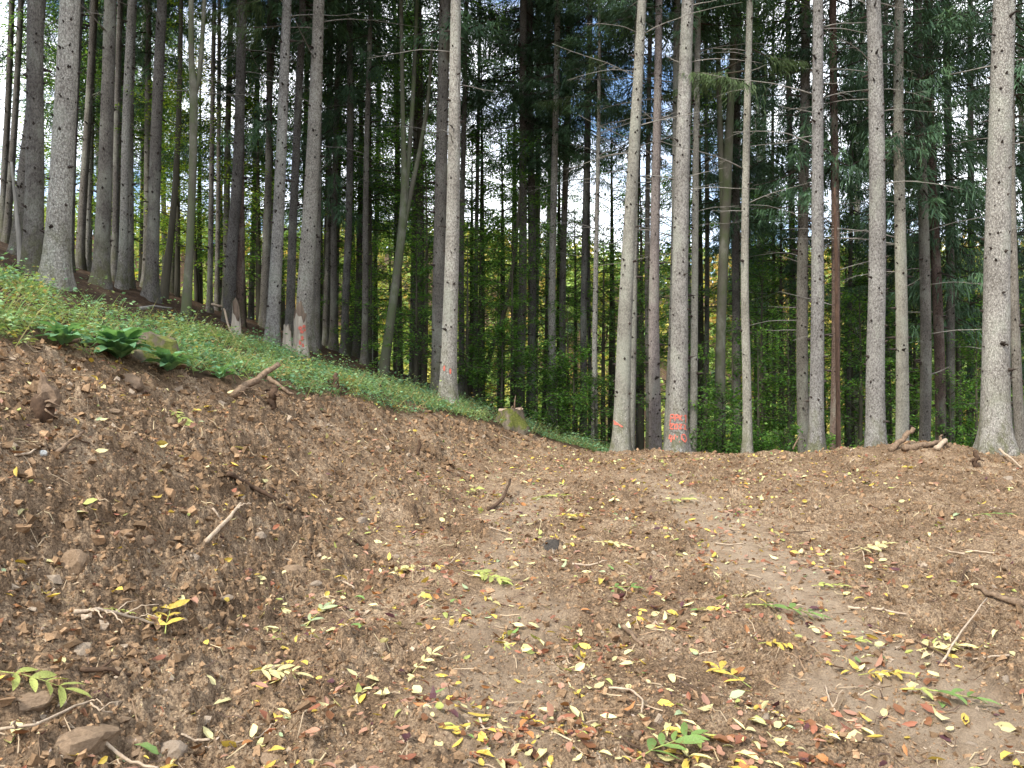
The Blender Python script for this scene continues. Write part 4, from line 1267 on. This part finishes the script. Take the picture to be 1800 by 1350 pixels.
stick('root_tangle', 'tangle of pale thin roots left of the large yellow compound leaf', 'root', [(130, 1090), (170, 1088), (230, 1098), (270, 1108)], 7, M_stick_pale, 0.04, [(0.3, 0.14, -0.14, 0.0, 0.007), (0.45, 0.2, -0.2, -0.01, 0.006), (0.6, 0.16, 0.1, 0.03, 0.005), (0.75, 0.15, -0.05, 0.02, 0.004), (0.5, 0.05, 0.15, 0.03, 0.004)], 21)
stick('dark_stick', 'dark forked stick below the root tangle at lower left', 'stick', [(142, 1190), (185, 1196), (230, 1200)], 9, M_stick_dark, 0.03, [(0.4, 0.07, 0.08, 0.03, 0.008)], 22)
stick('long_pale_root', 'long thin pale root winding over the big stone at lower left', 'root', [(0, 1308), (60, 1298), (110, 1275), (155, 1256), (175, 1272), (198, 1276)], 5, M_stick_pale, 0.05, [(0.6, 0.1, -0.06, 0.0, 0.004), (0.8, 0.06, 0.05, 0.02, 0.004), (0.1, 0.04, -0.1, 0.05, 0.006)], 23)
stick('dark_branch', 'dark branch lying left of the largest broad leaved plant', 'branch', [(116, 616), (145, 608), (172, 600)], 6, M_stick_dark, 0.06, (), 24)
stick('fallen_log', 'pale fallen log on the slope left of the forked beech', 'log', [(248, 552), (275, 548), (302, 550)], 6, M_twig, 0.10, (), 25)
stick('pale_arched_branch', 'pale thin branch arching down beside the small grey snag', 'branch', [(372, 556), (392, 564), (406, 592)], 4, M_stick_pale, 0.05, (), 26, [0.25, 0.3, 0.05])
stick('thin_root', 'thin curled root on the bare soil right of the middle', 'root', [(1070, 1218), (1110, 1220), (1130, 1240), (1128, 1262)], 4, M_stick_pale, 0.025, (), 27)
stick('thin_root', 'forked thin grey root sticking up among the leaves at lower right', 'root', [(1468, 1262), (1458, 1240), (1450, 1212)], 4, M_stick_pale, 0.02, [(0.2, 0.05, 0, 0.10, 0.004), (0.3, -0.05, 0, 0.06, 0.003)], 28)
stick('brown_stick', 'short brown stick lying on the soil below the middle stone', 'stick', [(1095, 1110), (1115, 1125), (1128, 1140)], 8, M_stick, 0.02, (), 29)
# old root with hollow at the left
p = hit(72, 722); p.z -= 0.05
t = thing('torn_root', 'torn pointed brown root with a dark hollow below it on the left bank', 'root', p)
mb = MB(); mb.tube([(0.0, 0, -0.08), (0.01, -0.0, 0.06), (0.015, 0, 0.13), (0.02, 0, 0.16)], [0.070, 0.074, 0.07, 0.05], 12, True, [1, .82, 1.12, .9, 1.08, .86, 1.1]); obj('hollow_shade_stub', mb.mesh('hollow_shade_stub', M_stick_dark), t)  # solid dark stub, its colour stands in for the shade inside the hollow
mb = MB(); mb.tube([(0.03, 0.02, 0.08), (0.035, 0.02, 0.14), (0.035, 0.01, 0.19), (0.02, 0, 0.24), (0.012, 0, 0.29), (-0.012, 0, 0.335)], [0.085, 0.080, 0.062, 0.032, 0.018, 0.006], 11, True, [1, .7, 1.2, .8, 1.15, .85, 1.0, .75, 1.1]); obj('torn_wood', mb.mesh('torn_wood', M_stick, False), t)
for (ax, az2) in ((-.05, -.02), (.11, .02), (.08, -.05)):
    mb = MB(); mb.tube([(0.02, -0.03, 0.1), (0.02 + ax * .6, -0.05, 0.1 + az2), (0.02 + ax * 1.4, -0.06, 0.06 + az2)], [0.014, 0.009, 0.003], 5); obj('rootlet', mb.mesh('rootlet', M_stick), t)

random.seed(12)
for q in range(44):                     # smaller loose sticks
    px, py = random.uniform(20, 1790), random.choice((random.uniform(800, 1000), random.uniform(900, 1340), random.uniform(720, 850)))
    c = hit(px, py)
    if c is None: continue
    _, so = macro(np.array([c.x]), np.array([c.y]))
    if so[0] < 0.8: continue
    a = random.uniform(0, 6.28); ln = random.uniform(0.12, 0.4)
    e = Vector((c.x + math.cos(a) * ln, c.y + math.sin(a) * ln, 0)); m_ = (c + e) / 2
    for v_ in (c, m_, e): v_.z = hz(v_.x, v_.y) + 0.02
    dk = random.random() < 0.5
    stick3('loose_stick', 'one of the small dark sticks strewn over the bare soil' if dk else 'one of the small pale sticks strewn over the bare soil', 'stick', [c, m_, e], random.uniform(0.004, 0.011), M_stick_dark if dk else M_stick_pale, (), 900 + q, 'small dark sticks on the soil' if dk else 'small pale sticks on the soil')

# ------------------------------------------------------------------ stones
def stone_mesh(seed, mat):
    import bmesh
    r = random.Random(seed); bm = bmesh.new(); bmesh.ops.create_icosphere(bm, subdivisions=3, radius=1)
    pl = [(Vector((r.gauss(0, 1), r.gauss(0, 1), r.gauss(0, 1))).normalized(), r.uniform(0.5, 0.85)) for _ in range(9)]
    from mathutils import noise as mn
    for v in bm.verts:
        v.co *= 1 + 0.16 * mn.noise(v.co * 1.8 + Vector((seed, 0, 0))) + 0.10 * mn.noise(v.co * 4 + Vector((0, seed, 0)))
        for n_, dd in pl:
            q = v.co.dot(n_) - dd
            if q > 0: v.co -= n_ * q * 0.92
        v.co += Vector((r.uniform(-.03, .03), r.uniform(-.03, .03), r.uniform(-.03, .03)))
    me = bpy.data.meshes.new('stone'); bm.to_mesh(me); bm.free(); me.materials.append(mat)
    return me


STN = [stone_mesh(i, M_stone) for i in range(6)]


def stone(label, px, py, wpx, hpx, mat, seed, tilt=0.0, group=None, name='stone', rotz=None):
    p = hit(px, py)
    if p is None: return
    s = p.y / F_PX
    o = obj(name, STN[seed % 6], None, (p.x, p.y, p.z - hpx * s * 0.24), (tilt, tilt * 0.5, seed * 1.3 if rotz is None else rotz), (wpx * s * 0.62, wpx * s * 0.45, hpx * s * 0.62))
    o.material_slots[0].link = 'OBJECT'; o.material_slots[0].material = mat
    return tag(o, label, 'stone', group)


for row in [('largest brown stone at lower left with a pale root across it', 150, 1300, 108, 52, M_stone, 1, 0.25),
            ('flat pale tan stone at the lower left, right of the largest brown one', 300, 1318, 62, 36, M_stone_pale, 2, 0.5),
            ('brown stone under the green yellow compound leaf at lower left', 50, 1232, 70, 36, M_stone, 3, 0.1),
            ('dull brown stone at the bottom edge left of the middle', 468, 1334, 70, 40, M_stone, 4, 0.1),
            ('dark angular stone in the middle of the bare soil', 968, 958, 44, 26, M_stone_dark, 0, 0.1, None, 'stone', 0.3),
            ('flat brown stone on the lower bank left of the leafy middle', 506, 1004, 52, 20, M_stone, 0, 0.1),
            ('rounded smooth tan boulder face bedded in the left bank', 128, 985, 56, 50, M_stone, 2, 0.2),
            ('small white crusted stone on the left bank', 76, 796, 11, 11, M_white, 3, 0.0),
            ('small pale stone below the foot of the long pale stick', 342, 980, 22, 15, M_stone_pale, 4, 0.0),
            ('small pale stone right of the long pale stick', 458, 938, 22, 16, M_stone_pale, 5, 0.0),
            ('greyish stone at the left edge of the leafy middle', 636, 914, 26, 18, M_stone_pale, 1, 0.0),
            ('brown stone on the upper bank below the slab of wood', 295, 742, 30, 20, M_stone, 2, 0.0),
            ('thin flat stone on the upper bank', 197, 722, 26, 12, M_stone, 3, 0.0),
            ('dull stone at the bottom left between the largest stone and the pale tan one', 240, 1300, 44, 26, M_stone, 5, 0.0),
            ('pinkish flat stone far right on the bare soil near the stout spruce', 1772, 840, 22, 9, M_stone_pale, 0, 0.0)]:
    stone(*row)
stone('flat weathered slab of wood lying on the upper bank', 230, 668, 62, 26, M_stick, 1, 0.35, None, 'weathered_slab', -0.7)
stone('pale torn chunk of root wood beside the root tangle at lower left', 146, 1138, 46, 50, M_stick_pale, 4, 0.6, None, 'wood_chunk')
for q in range(46):
    px, py = random.uniform(0, 1790), 780 + 560 * random.random() ** 0.8
    sz = random.uniform(0.015, 0.042); c = hit(px, py)
    if c is None or c.y > 15: continue
    wpx = sz * 2 * F_PX / c.y
    stone('one of the small brown stones strewn over the bare soil', px, py, wpx, wpx * random.uniform(0.4, 0.8), random.choice((M_stone, M_stone, M_stone, M_stone_pale)), q, random.uniform(-.4, .4), 'small stones on the soil')

# ------------------------------------------------------------------ soil crumbs, root fibres, leaf litter
def soil_points(n, rng, near=2.2, far=17.2, power=1.0, amax=40):
    th = np.radians(rng.uniform(-amax, amax, n * 3)); R = near + (far - near) * rng.random(n * 3) ** power
    x = R * np.sin(th); y = R * np.cos(th)
    _, so = macro(x, y)
    k = np.where(so > 0.6)[0][:n]
    return x[k], y[k]


def clods():
    rng = np.random.default_rng(41)
    x, y = soil_points(62000, rng, near=2.9, power=1.2)
    keep = rng.random(len(x)) > 0.75 * compact(x, y)
    pat = ss(-0.4, 0.4, fbm(x, y, 0.75, 2, 66)); keep &= (rng.random(len(x)) < 0.3 + 0.7 * pat) | (x < np.interp(y, TOE_Y, TOE_X))
    x, y = x[keep], y[keep]; n = len(x)
    z = height(x, y)
    R = np.hypot(x, y)
    s = 0.006 + 0.007 * rng.pareto(2.4, n); s = np.clip(s, 0.005, 0.030) * (0.75 + R * 0.045) * np.where(x < np.interp(y, TOE_Y, TOE_X), 1.35, 1.0)
    cube = np.array([(a, b, c) for a in (-1, 1) for b in (-1, 1) for c in (-1, 1)], float) * 0.72
    v = cube[None] * (s[:, None] * rng.uniform(0.6, 1.5, (n, 3)) * np.array([1, 1, 0.6]))[:, None, :] * rng.uniform(0.35, 1.2, (n, 8, 1))
    q = norm3(rng.normal(0, 1, (n, 4)) * np.array([1, 0.45, 0.45, 1])); w_, a, b, c = q.T
    Rm = np.stack([1 - 2 * (b * b + c * c), 2 * (a * b - c * w_), 2 * (a * c + b * w_), 2 * (a * b + c * w_), 1 - 2 * (a * a + c * c), 2 * (b * c - a * w_), 2 * (a * c - b * w_), 2 * (b * c + a * w_), 1 - 2 * (a * a + b * b)], -1).reshape(n, 3, 3)
    v = np.einsum('nij,nkj->nki', Rm, v) + np.stack([x, y, z + s * 0.25], -1)[:, None, :]
    cf = np.array([(0, 1, 3, 2), (4, 6, 7, 5), (0, 4, 5, 1), (2, 3, 7, 6), (0, 2, 6, 4), (1, 5, 7, 3)])
    f = (np.arange(n)[:, None, None] * 8 + cf[None]).reshape(-1, 4)
    col = np.array([0.235, 0.152, 0.088]) * rng.uniform(0.5, 1.5, (n, 1)); pale = rng.random(n) < 0.05
    col[pale] = np.array([0.34, 0.27, 0.20]) * rng.uniform(0.8, 1.2, (pale.sum(), 1))
    o_ = obj('soil_crumbs', mesh_np('soil_crumbs', v.reshape(-1, 3), f, False, np.repeat(col, 8, 0), [M_clod]), kind='stuff')
    tag(o_, 'crumbly clods of freshly dug brown soil', 'soil')


clods()


def fibres():
    rng = np.random.default_rng(43)
    x, y = soil_points(3800, rng, power=1.1); n = len(x)
    a = rng.uniform(0, 6.28, n); ln = rng.uniform(0.03, 0.16, n) * (0.8 + 0.03 * np.hypot(x, y)); bend = rng.normal(0, 0.5, n)
    V = []
    for k in range(4):
        u = k / 3
        px = x + np.cos(a + bend * u) * ln * u; py = y + np.sin(a + bend * u) * ln * u
        pz = height(px, py) + 0.012 + 0.02 * rng.random(n) * u
        wd = 0.0028 * (1 - 0.5 * u) * (0.7 + 0.06 * np.hypot(x, y))
        V.append(np.stack([px - np.sin(a) * wd, py + np.cos(a) * wd, pz], -1)); V.append(np.stack([px + np.sin(a) * wd, py - np.cos(a) * wd, pz + 0.004], -1))
    v = np.stack(V, 1).reshape(-1, 3)
    f = np.concatenate([np.arange(n)[:, None] * 8 + np.array([2 * k, 2 * k + 1, 2 * k + 3, 2 * k + 2]) for k in range(3)])
    pal = np.array([(0.42, 0.32, 0.21), (0.26, 0.17, 0.10), (0.10, 0.06, 0.04), (0.50, 0.40, 0.24)])
    c = np.repeat(pal[rng.choice(4, n, p=[.3, .3, .25, .15])] * rng.uniform(0.7, 1.2, (n, 1)), 8, 0)
    o_ = obj('root_fibres', mesh_np('root_fibres', v, f, False, c, [M_litter]), kind='stuff')
    tag(o_, 'fine root fibres and straw strewn over the bare soil', 'roots')


fibres()


def fragments():
    rng = np.random.default_rng(45)
    x, y = soil_points(30000, rng, near=2.9, power=1.0)
    k = rng.random(len(x)) < (0.25 + 0.75 * ss(-0.3, 0.4, fbm(x, y, 0.7, 3, 88))) * (1 - 0.55 * compact(x, y))
    x, y = x[k], y[k]; n = len(x); R = np.hypot(x, y)
    a = rng.uniform(0, 6.28, n); ln = rng.uniform(0.008, 0.026, n) * (0.75 + 0.06 * R)
    d = np.stack([np.cos(a), np.sin(a), rng.normal(0, 0.5, n)], -1)
    v, f = rhombs(np.stack([x, y, height(x, y) + 0.010], -1), d, np.array([0, 0, 1.0]) + rng.normal(0, 0.6, (n, 3)), ln, ln * rng.uniform(0.2, 0.7, n), ln * rng.uniform(-.1, .3, n))
    pal = np.array([(0.50, 0.40, 0.24), (0.38, 0.26, 0.16), (0.30, 0.15, 0.09), (0.13, 0.08, 0.05), (0.55, 0.48, 0.22), (0.42, 0.33, 0.26)])
    c = np.repeat(pal[rng.choice(6, n, p=[.22, .24, .16, .14, .10, .14])] * rng.uniform(0.7, 1.25, (n, 1)), 4, 0)
    o_ = obj('litter_fragments', mesh_np('litter_fragments', v, f, False, c, [M_litter]), kind='stuff')
    tag(o_, 'crushed bits of leaf, bark and wood mixed into the bare soil', 'litter')


fragments()


def fallen_leaf_mesh(seed, slim):
    r = random.Random(seed); n = 6; vs = []; fs = []
    curl = r.uniform(-1.2, 2.2); fold = r.uniform(0.05, 0.9); tw = r.uniform(-0.9, 0.9)
    for i in range(n):
        u = i / (n - 1); hw = slim * 0.5 * math.sin(math.pi * (0.06 + 0.94 * u)) ** 0.8 * r.uniform(0.72, 1.15)
        z = curl * 0.35 * (u - 0.5) ** 2; t = tw * (u - .5)
        for k in (-1, 0, 1):
            yy = k * hw; zz = z + abs(k) * hw * fold + r.uniform(-.02, .02)
            vs.append((u - 0.5, yy * math.cos(t) - zz * math.sin(t), zz * math.cos(t) + yy * math.sin(t)))
    for i in range(n - 1):
        for k in range(2):
            fs.append((i * 3 + k, (i + 1) * 3 + k, (i + 1) * 3 + k + 1, i * 3 + k + 1))
    b = len(vs); vs += [(-0.5, -0.012, 0), (-0.5, 0.012, 0), (-0.78, 0, 0.02 + curl * .05)]; fs.append((b, b + 1, b + 2))
    mb = MB(); mb.add(vs, fs)
    return mb.mesh('fallen_leaf', M_fall['yellow'])


FL = [fallen_leaf_mesh(600 + i, sl) for i, sl in enumerate([.5, .55, .6, .42, .36, .3, .55, .65, .5, .33])]
KINDS = ['yellow', 'pale', 'lime', 'green', 'rust', 'orange', 'pink', 'purple', 'brown', 'palegreen']
PROB = np.array([.14, .20, .05, .015, .13, .06, .18, .05, .16, .02])
NAMES = {'yellow': 'yellow', 'pale': 'pale straw yellow', 'lime': 'yellow green', 'green': 'green', 'rust': 'rust red', 'orange': 'orange', 'pink': 'pinkish brown', 'purple': 'dark purple', 'brown': 'dark brown', 'palegreen': 'pale silvery green'}


def px0(x, y):
    return 900 + F_PX * x / y


def ovals(o, d, nrm, L_, W_, fold, curl):
    """ovate leaves of 6 triangles with a folded midrib and a curled tip."""
    n = len(o); d = norm3(d); s = norm3(np.cross(d, nrm)); u = np.cross(s, d)
    P = []
    for k, (t, hw) in enumerate(((0, 0), (0.3, .46), (0.3, 0), (0.3, -.46), (0.68, .40), (0.68, 0), (0.68, -.40), (1, 0))):
        P.append(o + d * (L_ * t)[:, None] + s * (W_ * hw)[:, None] + u * (fold * abs(hw) + curl * (t - .4) ** 2 * 4)[:, None])
    v = np.stack(P, 1); b = (np.arange(n) * 8)[:, None]
    tri = [(0, 2, 1), (0, 3, 2), (1, 2, 4), (2, 5, 4), (2, 3, 6), (2, 6, 5), (4, 5, 7), (5, 6, 7)]
    return v.reshape(-1, 3), np.concatenate([b + list(q) for q in tri])


def fallen():
    rng = np.random.default_rng(47)
    x, y = soil_points(12500, rng, near=2.9, power=1.15)
    px = 900 + F_PX * x / y
    dens = (0.30 + 0.60 * ss(300, 700, px) * ss(1800, 1300, px)) * (0.16 + 1.5 * ss(-0.15, 0.35, fbm(x, y, 0.55, 3, 88)))
    dens = dens + 0.6 * np.exp(-((x + 0.2) / 1.1) ** 2 - ((y - 8.5) / 2.6) ** 2)
    dens = np.where(x < np.interp(y, TOE_Y, TOE_X) - 0.3, 0.36, dens)
    k = rng.random(len(x)) < dens
    x, y = x[k], y[k]
    order = np.argsort(np.hypot(x, y)); x, y = x[order], y[order]
    n = len(x); z = height(x, y)
    kd = rng.choice(10, n, p=PROB / PROB.sum())
    ln = (0.04 + 0.068 * rng.random(n) ** 1.6) * np.where(np.isin(kd, [0, 1, 2, 3]), 1.1, 0.85)
    a = rng.uniform(0, 6.28, n)
    big = (y > 3.3) & (np.abs(px0(x, y) - 900) < 900)
    ind = np.where(big)[0][:300]
    for i in ind:
        k_ = KINDS[kd[i]]
        e = 0.05
        nx = (hz(x[i] + e, y[i]) - hz(x[i] - e, y[i])) / (2 * e); ny = (hz(x[i], y[i] + e) - hz(x[i], y[i] - e)) / (2 * e)
        nrm = Vector((-nx, -ny, 1.6)).normalized()
        q = nrm.to_track_quat('Z', 'Y') @ Matrix.Rotation(a[i], 4, 'Z').to_quaternion()
        pool = (3, 4, 5, 9, 0) if k_ in ('yellow', 'pale', 'lime', 'green', 'palegreen') else (0, 1, 2, 6, 7, 8)
        o = obj('fallen_leaf', FL[pool[i % len(pool)]], None, (x[i], y[i], z[i] + 0.016), q.to_euler(), (ln[i],) * 3)
        o.material_slots[0].link = 'OBJECT'; o.material_slots[0].material = M_fall[k_]
        tag(o, 'one of the %s fallen leaves lying on the nearest stretch of bare soil' % NAMES[k_], 'leaf', NAMES[k_] + ' fallen leaves')
    rest = np.setdiff1d(np.arange(n), ind)
    x, y, z, kd, ln, a = x[rest], y[rest], z[rest], kd[rest], ln[rest], a[rest]; n = len(x)
    ln = np.minimum(ln * 1.1, 0.095)
    d = np.stack([np.cos(a), np.sin(a), rng.normal(0, 0.35, n)], -1); nr = np.array([0, 0, 1.0]) + rng.normal(0, 0.45, (n, 3))
    v, f = ovals(np.stack([x, y, z + 0.018], -1), d, nr, ln, ln * rng.uniform(0.35, 0.62, n), ln * rng.uniform(-0.12, 0.3, n), ln * rng.normal(0, 0.12, n))
    c = np.repeat(np.array([LEAFCOL[KINDS[q]] for q in kd]) * rng.uniform(0.7, 1.25, (n, 1)), 8, 0)
    o_ = obj('leaf_litter', mesh_np('leaf_litter', v, f, False, c, [M_litter]), kind='stuff')
    tag(o_, 'yellow and brown fallen leaves scattered over the farther bare soil', 'leaf litter')


fallen()

#compound leaves (rows of leaflets on a stalk)
def leaflet_mesh(seed):
    r = random.Random(seed); n = 6; vs = []; fs = []
    for i in range(n):
        u = i / (n - 1); hw = 0.17 * math.sin(math.pi * (0.03 + 0.96 * u)) ** 0.85
        z = 0.10 * u - 0.22 * u * u + r.uniform(-.015, .015)
        for k in (-1, 0, 1): vs.append((u, k * hw, z + abs(k) * hw * 0.25))
    for i in range(n - 1):
        for k in range(2): fs.append((i * 3 + k, (i + 1) * 3 + k, (i + 1) * 3 + k + 1, i * 3 + k + 1))
    mb = MB(); mb.add(vs, fs)
    return mb.mesh('leaflet', M_fall['yellow'])


LFT = [leaflet_mesh(800 + i) for i in range(4)]
mbs = MB(); mbs.tube([(0, 0, 0), (0.33, 0.01, 0.05), (0.66, -0.01, 0.06), (1, 0, 0.03)], [0.012, 0.01, 0.007, 0.004], 5)
STALK = mbs.mesh('leaf_stalk', M_fall['lime'])
for i, (px, py, wpx, col, az_, pairs, lab) in enumerate([
        (295, 1110, 95, 'yellow', 1.9, 3, 'large drooping yellow compound leaf on the lower left bank'),
        (60, 1212, 115, 'lime', 0.2, 4, 'yellow green compound leaf lying over a stone at the left edge'),
        (262, 1062, 55, 'yellow', 2.6, 4, 'small yellow compound leaf above the large drooping one'),
        (205, 1078, 40, 'lime', 0.5, 4, 'small yellow green compound leaf left of the large drooping yellow one'),
        (555, 1098, 55, 'palegreen', 1.2, 2, 'pale silvery green compound leaf left of the middle foreground'),
        (1372, 1078, 118, 'green', -0.15, 6, 'long fresh green compound leaf right of the middle'),
        (1650, 1230, 112, 'green', -0.35, 4, 'broad green compound leaf at lower right with lime leaflets'),
        (1545, 1195, 66, 'yellow', -0.5, 5, 'comb shaped yellow compound leaf left of the broad green one'),
        (1168, 1332, 125, 'green', 0.5, 4, 'fresh green compound leaf cut by the bottom edge of the picture'),
        (1290, 1205, 72, 'yellow', 2.2, 3, 'yellow compound leaf with a long pale stalk right of the middle foreground'),
        (1362, 1134, 55, 'yellow', -0.4, 5, 'yellow compound leaf below the long fresh green one'),
        (1512, 1138, 32, 'lime', 0.6, 4, 'small tufted lime green leaf cluster on the right track'),
        (1650, 1138, 80, 'pale', 0.05, 5, 'long pale compound leaf beneath the thin grey twig'),
        (1742, 912, 62, 'green', 0.0, 3, 'green and lime compound leaf far right on the bare soil'),
        (1320, 1040, 50, 'pale', 2.4, 3, 'pale yellow compound leaf above the long fresh green one'),
        (1452, 1036, 48, 'lime', -0.3, 4, 'green yellow compound leaf right of the pale one near the right track'),
        (1092, 1042, 44, 'green', 0.1, 2, 'bright green toothed leaf on the soil right of the middle'),
        (965, 872, 60, 'lime', 0.3, 5, 'yellow green compound leaf behind the dark angular stone'),
        (745, 1178, 52, 'pale', 0.8, 3, 'pale yellow compound leaf in the middle foreground'),
        (850, 1018, 70, 'lime', -0.5, 5, 'green yellow compound leaf in the leafy middle of the soil'),
        (710, 1000, 60, 'pale', 0.4, 5, 'pale grey yellow compound leaf left of the leafy middle'),
        (830, 868, 40, 'lime', 1.1, 3, 'lime compound leaf left of the dark curved stick'),
        (1070, 966, 52, 'pale', -0.3, 4, 'pale yellow compound leaf right of the dark angular stone'),
        (480, 1192, 80, 'pale', 0.1, 5, 'pale straw compound leaf on the left foreground soil'),
        (1190, 886, 52, 'lime', 0.1, 4, 'yellow green compound leaf far off on the right track'),
        (1000, 915, 48, 'yellow', 0.2, 4, 'yellow compound leaf just behind the dark angular stone to its right'),
        (1530, 978, 60, 'pale', 0.0, 4, 'pale green yellow compound leaf right of the right track'),
        (315, 734, 46, 'lime', -0.4, 4, 'lime compound leaf high on the bank below the wood slab'),
        (350, 724, 30, 'yellow', 1.0, 2, 'small bright yellow leaf pair high on the bank'),
        (1595, 828, 40, 'yellow', 0.9, 3, 'yellow compound leaf on the front of the soil heap'),
        (415, 790, 34, 'pale', 1.4, 2, 'pale green leaf pair halfway up the bank')]):
    p = hit(px, py)
    if p is None: continue
    s = wpx * p.y / F_PX; r = random.Random(i + 40)
    cx = Vector((p.x, p.y, 0)) - Vector((math.cos(az_), math.sin(az_), 0)) * s * 0.5
    cx.z = hz(cx.x, cx.y) + 0.03
    z1 = hz(cx.x + math.cos(az_) * s, cx.y + math.sin(az_) * s) + 0.03
    t = thing('compound_leaf', lab, 'leaf', cx, (0, -math.atan2(z1 - cx.z, s), az_))
    def part(nm, me, loc, rot, scl, c_):
        o = obj(nm, me, t, loc, rot, (scl,) * 3); o.material_slots[0].link = 'OBJECT'; o.material_slots[0].material = M_fall[c_]
    part('leaf_stalk', STALK, (0, 0, 0), (0, 0, 0), s, 'lime' if col != 'pale' else 'pale')
    Ls = min(0.13, s * (0.42 if pairs > 3 else 0.5))
    for k in range(pairs):
        u = 0.25 + 0.65 * k / max(1, pairs - 1)
        for sg in (-1, 1):
            c_ = col
            if 'with lime' in lab and k == 0: c_ = 'lime'
            part('leaflet', LFT[r.randrange(4)], (u * s, 0, 0.05 * s), (r.uniform(-.5, .5), r.uniform(-.25, .2), sg * r.uniform(0.7, 1.2)), Ls * r.uniform(0.75, 1.1), c_)
    part('leaflet', LFT[r.randrange(4)], (s * .98, 0, 0.03 * s), (0, 0, r.uniform(-.2, .2)), Ls, col)

# ------------------------------------------------------------------ labels of the crowded trees: told apart by the marked trunk they stand beside
SHORT = {LB: 'thin dark spruce', LD: 'distant dark spruce', LH: 'low crowned dark spruce', LR: 'low crowned dark spruce'}
SHORT.update({LBE[k][0]: v for k, v in {0: 'young green beech', 1: 'tall young green beech', 2: 'low green beech bush', 3: 'yellow green young beech', 4: 'golden young beech', 5: 'small leafy bush', 6: 'tall yellow green tree', 7: 'tall green broadleaved tree'}.items()})
REFS = [(105, 'the stoutest grey trunk at the left'), (183, 'the straight mid grey trunk on the slope'), (272, 'the knotty trunk by the forked beech'), (332, 'the forked beech'),
        (408, 'the close dark pair of trunks'), (487, 'the leaning knotty grey trunk'), (540, 'the tall trunk behind the snag'), (646, 'the kinked slim trunk'), (695, 'the leaning many stemmed beech'),
        (792, 'the trunk with two red dots'), (923, 'the close pair behind the mossy stump'), (972, 'the slim pale trunk by the mossy stump'), (1046, 'the thin twiggy pole'), (1100, 'the trunk with the orange slash'),
        (1152, 'the mauve grey trunk'), (1197, 'the trunk with orange writing'), (1268, 'the green stained beech'), (1314, 'the slender pale trunk with hanging branch'), (1414, 'the broad dark trunk by the heap'),
        (1437, 'the pale trunk by the peeled stem'), (1473, 'the peeled red brown stem'), (1535, 'the stout left leaning trunk'), (1586, 'the olive brown trunk'), (1617, 'the dark trunk behind the heap'), (1752, 'the very stout right trunk')]
seen = {}
for (t, lab, px, d) in CROWD:
    if px < -20 or px > 1820:
        t['label'] = 'spruce just outside the %s edge of the picture' % ('left' if px < 900 else 'right')
        t['group'] = t['label'].replace('spruce', 'spruces'); continue
    ref = min(REFS, key=lambda q: abs(q[0] - px))
    seen.setdefault((SHORT[lab], ref[1], 'left' if px < ref[0] else 'right'), []).append((d, t))
for (kind, ref, side), lst in seen.items():
    lst.sort(key=lambda q: q[0])
    words = [''] if len(lst) == 1 else ['nearer ', 'farther '] if len(lst) == 2 else ['nearest '] + ['middle '] * (len(lst) - 2) + ['farthest ']
    for wd, (d, t) in zip(words, lst):
        t['label'] = '%s%s seen just %s of %s' % (wd, kind, side, ref)
